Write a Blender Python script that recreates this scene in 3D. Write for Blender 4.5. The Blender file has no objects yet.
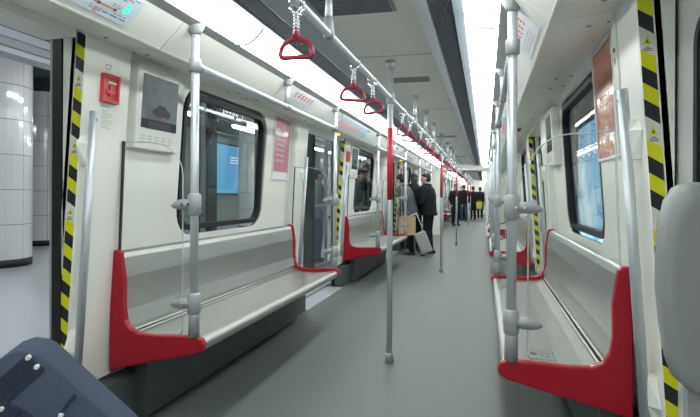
import bpy, bmesh, math, random
from mathutils import Vector, Matrix
random.seed(7)
S = bpy.context.scene
COL = S.collection
PI = math.pi

# ------------------------------------------------------------------ camera, world, exposure
# car axis = +Y, car centre line x = 0, floor z = 0
cam_d = bpy.data.cameras.new('camera')
cam = bpy.data.objects.new('camera', cam_d)
COL.objects.link(cam)
cam.location = (0.6385, 0.0, 1.20)
cam.rotation_euler = (Matrix.Rotation(0.2427, 3, 'Z') @ Matrix.Rotation(PI / 2, 3, 'X') @ Matrix.Rotation(0.0046, 3, 'Z')).to_euler()
cam_d.sensor_width = 36.0
cam_d.lens = 36.0 * 545.0 / 700.0
cam_d.shift_y = -13.64 / 700.0
cam_d.clip_start = 0.02
cam_d.clip_end = 200
S.camera = cam
w = bpy.data.worlds.new('underground')
S.world = w
w.use_nodes = True
w.node_tree.nodes['Background'].inputs[0].default_value = (0.75, 0.85, 0.9, 1)
w.node_tree.nodes['Background'].inputs[1].default_value = 0.02
S.view_settings.view_transform = 'Standard'
S.view_settings.look = 'None'
S.view_settings.gamma = 1.0
S.view_settings.use_curve_mapping = False
S.view_settings.exposure = 0.12
LAMP_CAR = 10.5
LAMP_PLATFORM = 20.0
TUNNEL_AD = 1.25

# ------------------------------------------------------------------ materials
def mat(name, col, rough=0.5, metal=0.0, var=0.04, scale=8.0, bump=0.0, bscale=60.0, coat=0.0, stretch=None, spec=0.5):
    m = bpy.data.materials.new(name); m.use_nodes = True
    nt = m.node_tree; b = nt.nodes['Principled BSDF']
    tc = nt.nodes.new('ShaderNodeTexCoord'); mp = nt.nodes.new('ShaderNodeMapping')
    nt.links.new(tc.outputs['Object'], mp.inputs[0])
    if stretch: mp.inputs['Scale'].default_value = stretch
    nz = nt.nodes.new('ShaderNodeTexNoise'); nz.inputs['Scale'].default_value = scale; nz.inputs['Detail'].default_value = 4
    nt.links.new(mp.outputs[0], nz.inputs['Vector'])
    mx = nt.nodes.new('ShaderNodeMix'); mx.data_type = 'RGBA'
    mx.inputs[6].default_value = tuple(max(0, c * (1 - var)) for c in col) + (1,)
    mx.inputs[7].default_value = tuple(min(1, c * (1 + var)) for c in col) + (1,)
    nt.links.new(nz.outputs[0], mx.inputs[0]); nt.links.new(mx.outputs[2], b.inputs['Base Color'])
    b.inputs['Roughness'].default_value = rough; b.inputs['Metallic'].default_value = metal
    b.inputs['Coat Weight'].default_value = coat
    b.inputs['Specular IOR Level'].default_value = spec
    if bump:
        n2 = nt.nodes.new('ShaderNodeTexNoise'); n2.inputs['Scale'].default_value = bscale
        nt.links.new(mp.outputs[0], n2.inputs['Vector'])
        bp = nt.nodes.new('ShaderNodeBump'); bp.inputs['Strength'].default_value = bump; bp.inputs['Distance'].default_value = 0.004
        nt.links.new(n2.outputs[0], bp.inputs['Height']); nt.links.new(bp.outputs[0], b.inputs['Normal'])
    return m

def emit(name, col, strength, var=0.0, col2=None, scale=2.0):
    m = bpy.data.materials.new(name); m.use_nodes = True
    nt = m.node_tree; nt.nodes.remove(nt.nodes['Principled BSDF'])
    e = nt.nodes.new('ShaderNodeEmission'); e.inputs[0].default_value = col + (1,); e.inputs[1].default_value = strength
    if col2:
        tc = nt.nodes.new('ShaderNodeTexCoord'); nz = nt.nodes.new('ShaderNodeTexNoise')
        nz.inputs['Scale'].default_value = scale; nz.inputs['Detail'].default_value = 3
        nt.links.new(tc.outputs['Object'], nz.inputs['Vector'])
        cr = nt.nodes.new('ShaderNodeValToRGB'); cr.color_ramp.elements[0].position = .4; cr.color_ramp.elements[1].position = .62
        cr.color_ramp.elements[0].color = col + (1,); cr.color_ramp.elements[1].color = col2 + (1,)
        nt.links.new(nz.outputs[0], cr.inputs[0]); nt.links.new(cr.outputs[0], e.inputs[0])
    nt.links.new(e.outputs[0], nt.nodes['Material Output'].inputs[0])
    return m

def glass(name, tint, refl=1.0):
    m = bpy.data.materials.new(name); m.use_nodes = True
    nt = m.node_tree; nt.nodes.remove(nt.nodes['Principled BSDF'])
    t = nt.nodes.new('ShaderNodeBsdfTransparent'); t.inputs[0].default_value = tint + (1,)
    g = nt.nodes.new('ShaderNodeBsdfGlossy'); g.inputs['Roughness'].default_value = 0.02
    geo = nt.nodes.new('ShaderNodeNewGeometry'); dt = nt.nodes.new('ShaderNodeVectorMath'); dt.operation = 'DOT_PRODUCT'
    nt.links.new(geo.outputs['Normal'], dt.inputs[0]); nt.links.new(geo.outputs['Incoming'], dt.inputs[1])
    def mth(op, a, b):
        q = nt.nodes.new('ShaderNodeMath'); q.operation = op
        for i, x in enumerate((a, b)):
            if x is None: continue
            if isinstance(x, float): q.inputs[i].default_value = x
            else: nt.links.new(x, q.inputs[i])
        return q
    f = mth('ABSOLUTE', dt.outputs['Value'], None); f = mth('SUBTRACT', 1.0, f.outputs[0]); f = mth('POWER', f.outputs[0], 5.0)
    f = mth('MULTIPLY_ADD', f.outputs[0], 0.96); f.inputs[2].default_value = 0.04
    ml = nt.nodes.new('ShaderNodeMath'); ml.operation = 'MULTIPLY'; ml.inputs[1].default_value = refl
    x = nt.nodes.new('ShaderNodeMixShader')
    nt.links.new(f.outputs[0], ml.inputs[0]); nt.links.new(ml.outputs[0], x.inputs[0])
    nt.links.new(t.outputs[0], x.inputs[1]); nt.links.new(g.outputs[0], x.inputs[2])
    nt.links.new(x.outputs[0], nt.nodes['Material Output'].inputs[0])
    return m

M = dict(
    wall=mat('wall_paint', (.86, .87, .81), .35, var=.02),
    pillar=mat('pillar_paint', (.86, .87, .81), .35, var=.02),
    cornice=mat('cornice_paint', (.88, .88, .82), .35, var=.02),
    ceiling=mat('ceiling_paint', (.74, .735, .68), .45, var=.03),
    strip=mat('strip_paint', (.30, .31, .31), .4, var=.03),
    bevel=mat('bevel_grey', (.24, .275, .31), .45, var=.05),
    grille=mat('grille_slat', (.12, .14, .17), .5, var=.08),
    black=mat('black_rubber', (.012, .013, .015), .5, var=.2),
    dark=mat('dark_void', (.02, .022, .025), .8),
    floor=mat('floor_vinyl', (.128, .150, .139), .50, var=.14, scale=140, bump=.05, bscale=300, spec=.35),
    kick=mat('kick_grey', (.075, .092, .088), .5, var=.06),
    steel=mat('brushed_steel', (.50, .51, .49), .40, 1.0, var=.16, scale=3, stretch=(30, 1.2, 30)),
    alu=mat('satin_aluminium', (.60, .64, .68), .42, .55, var=.03),
    chrome=mat('chrome', (.75, .76, .77), .15, 1.0),
    clamp=mat('clamp_grey', (.36, .38, .40), .45, .2, var=.05),
    red=mat('seat_red', (.37, .009, .026), .32, var=.05, spec=.3),
    strapred=mat('strap_red', (.30, .018, .045), .35, var=.06),
    bandred=mat('band_red', (.50, .018, .045), .4, var=.06),
    yellow=mat('tape_yellow', (.72, .72, .01), .5, var=.05),
    tblack=mat('tape_black', (.015, .017, .02), .5, var=.1),
    white=mat('white_plastic', (.80, .80, .77), .4, var=.02),
    label=mat('label_white', (.72, .73, .70), .5, var=.03),
    ink=mat('ink_grey', (.12, .12, .13), .6),
    paleink=mat('pale_ink', (.45, .45, .46), .6),
    speak=mat('slot_grey', (.62, .62, .60), .5),
    boxred=mat('box_red', (.68, .06, .07), .35, var=.08),
    boxred2=mat('box_inner_red', (.52, .13, .12), .25, var=.3, scale=50),
    poster_pink=mat('poster_pink', (.60, .20, .25), .3, var=.10, coat=.3),
    poster_red=mat('poster_red', (.56, .09, .06), .15, var=.25, scale=6, coat=.6),
    gold=mat('poster_gold', (.62, .34, .08), .3, var=.2),
    paper=mat('paper', (.80, .82, .84), .4, var=.03),
    mapblue=mat('map_sheet', (.74, .83, .93), .3, var=.04),
    orange=mat('route_orange', (.75, .28, .10), .5),
    pink=mat('route_pink', (.8, .35, .5), .5),
    tile=mat('white_tile', (.74, .76, .77), .12, var=.03, coat=.5),
    joint=mat('tile_joint', (.10, .11, .11), .8),
    plat=mat('platform_stone', (.55, .58, .61), .22, var=.06, scale=30),
    platceil=mat('platform_ceiling', (.50, .53, .55), .5, var=.03),
    platdark=mat('platform_dark', (.06, .075, .07), .6, var=.1),
    platwall=mat('platform_wall', (.42, .46, .44), .3, var=.05),
    header=mat('header_steel', (.42, .45, .50), .35, .4, var=.05),
    shell=mat('car_shell', (.35, .36, .37), .5),
    leaf=mat('door_leaf', (.62, .63, .62), .35, var=.02),
    seatgrey=mat('moulded_grey', (.25, .27, .265), .38, var=.03, coat=.1),
    navy=mat('navy_canvas', (.050, .068, .108), .85, var=.25, scale=60, bump=.5, bscale=400),
    navy2=mat('navy_canvas_dark', (.028, .036, .064), .85, var=.25, scale=60, bump=.5, bscale=400),
    skin=mat('skin', (.55, .34, .25), .5, var=.05),
    hair=mat('hair_black', (.012, .011, .011), .5, var=.3, scale=60),
    jblack=mat('jacket_black', (.014, .015, .017), .7, var=.2, spec=.15),
    jleather=mat('jacket_leather', (.045, .055, .06), .32, var=.4, scale=12, bump=.6, bscale=25),
    jnavy=mat('coat_navy', (.016, .02, .032), .7, var=.2, spec=.15),
    jgrey=mat('coat_grey', (.16, .20, .22), .7, var=.2),
    trous=mat('trousers_black', (.012, .012, .014), .7, var=.2, spec=.15),
    jeans=mat('jeans_blue', (.05, .08, .14), .8, var=.25, scale=30, spec=.15),
    shoe=mat('shoe_dark', (.025, .024, .024), .4),
    kraft=mat('kraft_paper', (.50, .36, .20), .7, var=.08),
    case=mat('pale_case', (.38, .38, .365), .45, var=.05),
    yellowbag=mat('yellow_bag', (.62, .55, .04), .6, var=.1),
    eye=mat('eye_dark', (.02, .015, .012), .3),
    lip=mat('lip', (.35, .14, .12), .5),
    tunnel=mat('tunnel_concrete', (.08, .085, .085), .8, var=.2),
    edge=mat('glass_edge', (.55, .62, .60), .3),
    pane=glass('window_glass', (.88, .92, .91), .8),
    screen=glass('screen_glass', (.98, .99, .985), .45),
    psd=glass('platform_glass', (.92, .95, .94), .7),
    light=emit('car_light', (.95, 1.0, .98), LAMP_CAR),
    tube=emit('platform_tube', (.96, 1.0, 1.0), LAMP_PLATFORM),
    adblue=emit('ad_blue', (.13, .42, .74), TUNNEL_AD, col2=(.70, .88, .97), scale=1.3),
    adblue2=emit('ad_blue_plain', (.14, .38, .62), 1.0),
    adwhite=emit('ad_white', (.85, .93, 1.0), 1.1),
    amber=emit('amber_lamp', (1.0, .55, .03), 2.2),
    ledgreen=emit('green_led', (.12, .95, .55), 1.3),
    ledred=emit('red_led', (1.0, .18, .12), 1.2),
    signwhite=emit('sign_white', (.95, .97, 1.0), 1.6),
    tvback=emit('tv_back', (.10, .125, .125), 1.0, col2=(.145, .175, .175), scale=5),
    tvcar=emit('tv_dark', (.07, .072, .07), 1.0),
    tvlow=emit('tv_low', (.045, .05, .06), 1.0),
)

# ------------------------------------------------------------------ mesh helpers
def quad(bm, pts, mi=0):
    f = bm.faces.new([bm.verts.new(p) for p in pts]); f.material_index = mi
    return f

def hexa(bm, a, b, mi=0):
    """solid between two equal loops of points a and b"""
    va = [bm.verts.new(p) for p in a]; vb = [bm.verts.new(p) for p in b]
    n = len(va)
    fs = [bm.faces.new(list(reversed(va))), bm.faces.new(vb)]
    for i in range(n):
        fs.append(bm.faces.new((va[i], va[(i + 1) % n], vb[(i + 1) % n], vb[i])))
    for f in fs: f.material_index = mi

def bx(bm, x0, x1, y0, y1, z0, z1, mi=0):
    hexa(bm, [(x0, y0, z0), (x1, y0, z0), (x1, y1, z0), (x0, y1, z0)],
         [(x0, y0, z1), (x1, y0, z1), (x1, y1, z1), (x0, y1, z1)], mi)

def frame_of(d):
    d = Vector(d).normalized()
    u = d.cross(Vector((0, 0, 1)) if abs(d.z) < .9 else Vector((1, 0, 0))).normalized()
    return d, u, d.cross(u)

def tube(bm, p0, p1, r0, r1=None, seg=12, cap=True, mi=0):
    r1 = r0 if r1 is None else r1
    d, u, v = frame_of(Vector(p1) - Vector(p0))
    A = []; B = []
    for i in range(seg):
        a = 2 * PI * i / seg; k = u * math.cos(a) + v * math.sin(a)
        A.append(bm.verts.new(Vector(p0) + k * r0)); B.append(bm.verts.new(Vector(p1) + k * r1))
    for i in range(seg):
        f = bm.faces.new((A[i], A[(i + 1) % seg], B[(i + 1) % seg], B[i])); f.smooth = True; f.material_index = mi
    if cap:
        bm.faces.new(list(reversed(A))).material_index = mi; bm.faces.new(B).material_index = mi

def pipe(bm, pts, r, seg=8, closed=False, mi=0):
    pts = [Vector(p) for p in pts]; n = len(pts); rings = []
    up = None
    for i in range(n):
        a = pts[(i - 1) % n] if (closed or i > 0) else pts[i]
        b = pts[(i + 1) % n] if (closed or i < n - 1) else pts[i]
        d = (b - a).normalized()
        if up is None: up = frame_of(d)[1]
        u = (up - d * up.dot(d)).normalized(); up = u; v = d.cross(u)
        rr = r[i] if isinstance(r, (list, tuple)) else r
        rings.append([bm.verts.new(pts[i] + (u * math.cos(2 * PI * k / seg) + v * math.sin(2 * PI * k / seg)) * rr) for k in range(seg)])
    m = n if closed else n - 1
    for i in range(m):
        A = rings[i]; B = rings[(i + 1) % n]
        for k in range(seg):
            f = bm.faces.new((A[k], A[(k + 1) % seg], B[(k + 1) % seg], B[k])); f.smooth = True; f.material_index = mi
    if not closed:
        bm.faces.new(list(reversed(rings[0]))); bm.faces.new(rings[-1])

def lathe(bm, prof, c=(0, 0, 0), seg=16, mi=0):
    """profile of (r, z) about a vertical axis through c"""
    R = []
    for r, z in prof:
        R.append([bm.verts.new((c[0] + r * math.cos(2 * PI * k / seg), c[1] + r * math.sin(2 * PI * k / seg), c[2] + z)) for k in range(seg)])
    for i in range(len(R) - 1):
        for k in range(seg):
            f = bm.faces.new((R[i][k], R[i][(k + 1) % seg], R[i + 1][(k + 1) % seg], R[i + 1][k])); f.smooth = True; f.material_index = mi
    bm.faces.new(list(reversed(R[0]))).material_index = mi; bm.faces.new(R[-1]).material_index = mi

def ball(bm, c, r, seg=10, rings=7, mi=0):
    rx, ry, rz = r if isinstance(r, (list, tuple)) else (r, r, r)
    t = bm.verts.new((c[0], c[1], c[2] + rz)); b = bm.verts.new((c[0], c[1], c[2] - rz)); R = []
    for i in range(1, rings):
        a = PI * i / rings
        R.append([bm.verts.new((c[0] + rx * math.sin(a) * math.cos(2 * PI * k / seg), c[1] + ry * math.sin(a) * math.sin(2 * PI * k / seg), c[2] + rz * math.cos(a))) for k in range(seg)])
    fs = []
    for k in range(seg):
        fs.append(bm.faces.new((t, R[0][k], R[0][(k + 1) % seg]))); fs.append(bm.faces.new((b, R[-1][(k + 1) % seg], R[-1][k])))
        for i in range(len(R) - 1):
            fs.append(bm.faces.new((R[i][k], R[i + 1][k], R[i + 1][(k + 1) % seg], R[i][(k + 1) % seg])))
    for f in fs: f.smooth = True; f.material_index = mi

def obj(name, bm, m, parent=None, bevel=0.0, smooth=False):
    bmesh.ops.recalc_face_normals(bm, faces=bm.faces[:])
    if bevel:
        bmesh.ops.bevel(bm, geom=bm.edges[:], offset=bevel, segments=2, affect='EDGES', profile=.6, clamp_overlap=True)
    if smooth:
        for f in bm.faces: f.smooth = True
    me = bpy.data.meshes.new(name); bm.to_mesh(me); bm.free()
    for q in (m if isinstance(m, (list, tuple)) else [m]): me.materials.append(q)
    o = bpy.data.objects.new(name, me); COL.objects.link(o)
    if parent: o.parent = parent
    return o

def NB(): return bmesh.new()

def tag(o, label, cat, group=None):
    o['label'] = label; o['category'] = cat
    if group: o['group'] = group
    return o

def thing(name, label, cat, loc=(0, 0, 0), group=None):
    o = bpy.data.objects.new(name, None); COL.objects.link(o); o.location = loc
    o.empty_display_size = .1
    return tag(o, label, cat, group)

def struct(name, bm, m, **k):
    o = obj(name, bm, m, **k); o['kind'] = 'structure'; return o

def clone(root, loc, label, scale=None):
    """copy of a thing with copies of its parts and their sub-parts"""
    r = root.copy(); COL.objects.link(r); r.location = loc
    if scale: r.scale = scale
    if label: r['label'] = label
    for ch in list(root.children):
        c = ch.copy(); COL.objects.link(c); c.parent = r
        for g in list(ch.children):
            d = g.copy(); COL.objects.link(d); d.parent = c
    return r

def piece(o, loc):
    """further copy of a part under the same parent"""
    c = o.copy(); COL.objects.link(c); c.parent = o.parent; c.location = loc
    return c

# meshes of real lettering
TEXT = {}
def prepare_text(strings):
    tmp = []
    for s in strings:
        cu = bpy.data.curves.new('t', 'FONT'); cu.body = s; cu.size = 1.0; cu.align_x = 'CENTER'; cu.resolution_u = 3
        o = bpy.data.objects.new('t', cu); COL.objects.link(o); tmp.append((s, o, cu))
    dg = bpy.context.evaluated_depsgraph_get()
    for s, o, cu in tmp:
        me = o.evaluated_get(dg).to_mesh()
        TEXT[s] = ([v.co.copy() for v in me.vertices], [list(p.vertices) for p in me.polygons])
        o.evaluated_get(dg).to_mesh_clear()
    for s, o, cu in tmp:
        bpy.data.objects.remove(o); bpy.data.curves.remove(cu)
prepare_text(['C7', 'T'])

def add_text(bm, s, fn, size, mi=0):
    vs, fs = TEXT[s]
    V = [bm.verts.new(fn(v.x * size, v.y * size)) for v in vs]
    for f in fs:
        try: bm.faces.new([V[i] for i in f]).material_index = mi
        except ValueError: pass

def glyph(bm, fn, u, v, s, rng, mi=0):
    """a small character too fine to read in the photograph: a few strokes in a cell"""
    t = s * .13
    for h in (rng.choice([.1, .2]), .5, .85):
        quad(bm, [fn(u, v + h * s - t / 2), fn(u + s * .85, v + h * s - t / 2), fn(u + s * .85, v + h * s + t / 2), fn(u, v + h * s + t / 2)], mi)
    for k in range(2):
        q = rng.uniform(.1, .75) * s
        quad(bm, [fn(u + q, v), fn(u + q + t, v), fn(u + q + t, v + s), fn(u + q, v + s)], mi)

def line_of_glyphs(bm, fn, u, v, n, s, rng, mi=0, gap=1.15):
    for i in range(n): glyph(bm, fn, u + i * s * gap, v, s, rng, mi)

def textline(bm, fn, u, v, wd, s, rng, mi=0):
    """fine print: short dashes"""
    x = u
    while x < u + wd:
        l = rng.uniform(.6, 2.2) * s
        quad(bm, [fn(x, v), fn(min(x + l, u + wd), v), fn(min(x + l, u + wd), v + s), fn(x, v + s)], mi)
        x += l + s * .5

ORD = ['first', 'second', 'third', 'fourth', 'fifth', 'sixth', 'seventh', 'eighth', 'ninth', 'tenth', 'eleventh', 'twelfth',
       'thirteenth', 'fourteenth', 'fifteenth', 'sixteenth', 'seventeenth', 'eighteenth', 'nineteenth', 'twentieth',
       'twenty-first', 'twenty-second', 'twenty-third', 'twenty-fourth', 'twenty-fifth', 'twenty-sixth', 'twenty-seventh', 'twenty-eighth', 'twenty-ninth', 'thirtieth']
SIDE = {-1: 'left', 1: 'right'}

# ------------------------------------------------------------------ layout
PER = 4.75
BAYS = [0.0, 4.75, 9.5, 18.0, 22.75, 27.5]        # start of every bench bay (three in this car, three in the next car)
DOORC = 1.34; DH = .72; EDGE = {-1: DOORC + DH + .065, 1: DOORC + DH - .025}                             # door centre and half width inside a bay
Y_BACK, Y_END1, Y_BEG2, Y_END2 = -3.41, 16.75, 17.75, 34.0
def Sp(z): return 1.225 - .068 * (z - .53)          # pillar face
def Sw(z): return Sp(z) + .055                     # wall face behind
Z_TOP = 1.955
Z_KICK = .27

# ------------------------------------------------------------------ floor, ceiling, cornices, walls
bm = NB(); bx(bm, -1.33, 1.33, Y_BACK, Y_END2, -.08, 0)
struct('floor', bm, M['floor'])

bm = NB()
bx(bm, -.285, .285, Y_BACK, Y_END1, 2.16, 2.19); bx(bm, -.285, .285, Y_BEG2, Y_END2, 2.16, 2.19)
ceil = struct('ceiling', bm, M['ceiling'])
def ranges(step, off=0.0):
    for a, b in ((Y_BACK, Y_END1), (Y_BEG2, Y_END2)):
        y = a
        while y < b - .01:
            yield y, min(y + step, b)
            y += step
for sgn in (-1, 1):
    bm = NB()
    for a, b in ((Y_BACK, Y_END1), (Y_BEG2, Y_END2)):
        L = [(.285, 2.16), (.365, 2.092), (.375, 2.097), (.375, 2.19), (.285, 2.19)]
        hexa(bm, [(sgn * s, a, z) for s, z in L], [(sgn * s, b, z) for s, z in L])
        L = [(.487, 2.15), (.487, 2.088), (.533, 2.098), (.533, 2.15)]
        hexa(bm, [(sgn * s, a, z) for s, z in L], [(sgn * s, b, z) for s, z in L])
    obj('grille_frame', bm, M['bevel'], ceil)
    bm = NB()
    for a, b in ((Y_BACK, Y_END1), (Y_BEG2, Y_END2)):
        for i in range(9):
            s = .381 + i * .0126
            bx(bm, sgn * s, sgn * (s + .006), a, b, 2.094, 2.112)
        y = a
        while y < b:
            bx(bm, sgn * .376, sgn * .487, y, y + .012, 2.099, 2.113); y += .06
    g = obj('air_grille', bm, M['grille'], ceil); g['kind'] = 'stuff'
    bm = NB()
    for a, b in ((Y_BACK, Y_END1), (Y_BEG2, Y_END2)):
        bx(bm, sgn * .375, sgn * .487, a, b, 2.135, 2.15)
    obj('grille_back', bm, M['dark'], ceil)
# vents in the ceiling panel
for y0, y1, s0, s1 in ((1.2, 2.80, -.23, .19), (4.42, 4.60, -.13, .19), (8.9, 9.1, -.13, .19), (13.7, 13.9, -.13, .19)):
    bm = NB(); bx(bm, s0, s1, y0, y1, 2.154, 2.161)
    v = obj('vent_plate', bm, M['strip'], ceil)
    bm = NB(); n = int((y1 - y0) / .028)
    for i in range(n):
        bx(bm, s0 + .02, s1 - .02, y0 + .014 + i * .028, y0 + .026 + i * .028, 2.1505, 2.1545)
    o = obj('vent_slot', bm, M['grille'] if y0 < 2 else M['strip'], v); o['kind'] = 'stuff'
for a, b in ranges(2.375):
    bm = NB(); bx(bm, -.285, .285, b - .006, b, 2.1575, 2.1605)
    obj('panel_joint', bm, M['bevel'], ceil)

# luminous ceiling lights: curved diffusers end to end
def light_run(sgn, a, b, label):
    t = thing('ceiling_light', label, 'ceiling light', (sgn * .62, a, 2.08), 'luminous strips along the ceiling')
    n = round((b - a) / 1.25); st = (b - a) / n
    bm = NB(); N = 11; lo = []
    for i in range(N):
        q = i / (N - 1); lo.append((sgn * (.536 + .164 * q - .62), (2.102 - .068 * q - .034 * math.sin(PI * q)) - 2.08))
    L0 = lo; U = [(x, z + .012) for x, z in reversed(lo)]
    loop = L0 + U
    hexa(bm, [(x, .007, z) for x, z in loop], [(x, st - .007, z) for x, z in loop])
    d = obj('diffuser', bm, M['light'], t)
    for i in range(1, n): piece(d, (0, st * i, 0))
    bm = NB()
    lo3 = [(x, z - .010) for x, z in lo] + [(x, z + .006) for x, z in reversed(lo)]
    hexa(bm, [(x, -.010, z) for x, z in lo3], [(x, .010, z) for x, z in lo3])
    jr = obj('joint_rib', bm, M['strip'], t); jr.location = (0, .010, 0)
    for i in range(1, n): piece(jr, (0, st * i, 0))
    bm = NB()
    loop2 = [(x, z + .004) for x, z in lo] + [(x, z + .03) for x, z in reversed(lo)]
    hexa(bm, [(x, 0, z) for x, z in loop2], [(x, b - a, z) for x, z in loop2])
    obj('light_housing', bm, M['strip'], t)
    return t
for sgn in (-1, 1):
    light_run(sgn, -3.49, 16.51, 'glowing white light strip along the %s of the near ceiling' % SIDE[sgn])
    light_run(sgn, Y_BEG2, Y_END2, 'glowing light strip on the %s of the ceiling beyond the gangway' % SIDE[sgn])

# cornice: strip beside the light, sloping fascia panels, soffit panels
C0 = (.756, 2.018); C1 = (.880, 1.902); C2 = (.894, 1.893); C3 = (1.20, 1.945)
def cor(sgn, y, t, off=0.0):
    """point on the sloping fascia, t from top 0 to bottom 1, off towards the aisle"""
    nx, nz = (C1[1] - C0[1]), -(C1[0] - C0[0]); l = math.hypot(nx, nz)
    return (sgn * (C0[0] + (C1[0] - C0[0]) * t + nx / l * off), y, C0[1] + (C1[1] - C0[1]) * t + nz / l * off)
def panel_breaks():
    out = []
    ys = [Y_BACK]
    for k in [-4.75] + BAYS:
        ys += [k + .45, k + 2.33, k + 3.725]
        if k in (9.5, 27.5): ys += [k + 5.2, k + 5.2 + 1.8]
    ys = sorted(set(ys))
    for a, b in ((Y_BACK, Y_END1), (Y_BEG2, Y_END2)):
        z = [a] + [y for y in ys if a + .1 < y < b - .1] + [b]
        out += list(zip(z[:-1], z[1:]))
    return out
for i, sgn in enumerate((-1, 1)):
    bm = NB()
    for a, b in ((Y_BACK, Y_END1), (Y_BEG2, Y_END2)):
        L = [(.70, 2.034), C0, (C0[0] + .01, 2.15), (.70, 2.15)]
        hexa(bm, [(sgn * s, a, z) for s, z in L], [(sgn * s, b, z) for s, z in L])
    tr = struct('trim_%d' % (i + 1), bm, M['strip'])
    for a, b in panel_breaks():
        g = .003
        bm = NB()
        L = [C0, (C1[0], C1[1]), (C1[0] + .005, C1[1] - .006), C2, (C2[0] + .012, C2[1] + .02), (C1[0] + .03, C1[1] + .02), (C0[0] + .03, C0[1])]
        hexa(bm, [(sgn * s, a + g, z) for s, z in L], [(sgn * s, b - g, z) for s, z in L])
        obj('fascia_panel', bm, M['cornice'], tr)
        bm = NB()
        L = [(C2[0] + .002, C2[1] + .002), C3, (C3[0], C3[1] + .02), (C2[0] + .002, C2[1] + .022)]
        hexa(bm, [(sgn * s, a + g, z) for s, z in L], [(sgn * s, b - g, z) for s, z in L])
        sp = obj('soffit_panel', bm, M['wall'], tr)
        bm = NB()
        for yy in (a + .16, b - .16):
            for q in (.55, .82):
                s = C2[0] + (C3[0] - C2[0]) * q; z = C2[1] + (C3[1] - C2[1]) * q
                tube(bm, (sgn * s, yy, z - .003), (sgn * s, yy, z + .005), .011, seg=8)
        obj('lock_screw', bm, M['clamp'], sp)
    bm = NB()
    for a, b in ((Y_BACK, Y_END1), (Y_BEG2, Y_END2)):
        L = [(C0[0] + .03, 2.14), (C3[0] + .12, 2.14), (C3[0] + .12, C3[1] + .06), (C2[0] + .02, C2[1] + .07)]
        hexa(bm, [(sgn * s, a, z) for s, z in L], [(sgn * s, b, z) for s, z in L])
    obj('cornice_core', bm, M['dark'], tr)

# walls
def rounded(y0, y1, z0, z1, r, m=6):
    pts = []
    for cy, cz, a0 in ((y1 - r, z1 - r, 0), (y0 + r, z1 - r, 90), (y0 + r, z0 + r, 180), (y1 - r, z0 + r, 270)):
        for i in range(m + 1):
            a = math.radians(a0 + 90 * i / m); pts.append((cy + r * math.cos(a), cz + r * math.sin(a)))
    return pts
def outer_of(y0, y1, z0, z1, hole, m=6):
    out = []
    corners = [(y1, z1), (y0, z1), (y0, z0), (y1, z0)]
    for c in range(4):
        cy, cz = corners[c]
        for i in range(m + 1):
            hy, hz = hole[c * (m + 1) + i]
            if i == m // 2: out.append((cy, cz))
            else:
                first = i < m // 2
                vert = (c % 2 == 0) == first
                out.append((cy, hz) if vert else (hy, cz))
    return out
def holed_panel(bm, sgn, rect, hole_rect, r, thick, face=Sw, lip=None):
    H = rounded(*hole_rect, r); O = outer_of(*rect, H); n = len(H)
    P = lambda q, off: (sgn * (face(q[1]) + off), q[0], q[1])
    ho = [bm.verts.new(P(q, 0)) for q in H]; oo = [bm.verts.new(P(q, 0)) for q in O]
    hi = [bm.verts.new(P(q, thick)) for q in H]
    for i in range(n):
        j = (i + 1) % n
        bm.faces.new((oo[i], oo[j], ho[j], ho[i])); f = bm.faces.new((ho[i], ho[j], hi[j], hi[i])); f.smooth = True
    ob = [bm.verts.new(P(q, thick)) for q in O]
    for i in range(n):
        j = (i + 1) % n
        bm.faces.new((oo[j], oo[i], ob[i], ob[j])); bm.faces.new((ob[i], hi[i], hi[j], ob[j]))
def ring(bm, sgn, rect, r, wd, off0, off1, face=Sw):
    A = rounded(*rect, r); y0, y1, z0, z1 = rect
    B = rounded(y0 + wd, y1 - wd, z0 + wd, z1 - wd, max(.01, r - wd)); n = len(A)
    P = lambda q, off: (sgn * (face(q[1]) + off), q[0], q[1])
    V = [[bm.verts.new(P(q, o)) for q in L] for L, o in ((A, off0), (B, off0), (B, off1), (A, off1))]
    for k in range(4):
        U, W = V[k], V[(k + 1) % 4]
        for i in range(n):
            j = (i + 1) % n; f = bm.faces.new((U[i], U[j], W[j], W[i])); f.smooth = False
def slab(bm, sgn, loop, off0, off1, face=Sw):
    P = lambda q, off: (sgn * (face(q[1]) + off), q[0], q[1])
    hexa(bm, [P(q, off0) for q in loop], [P(q, off1) for q in loop])

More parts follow.
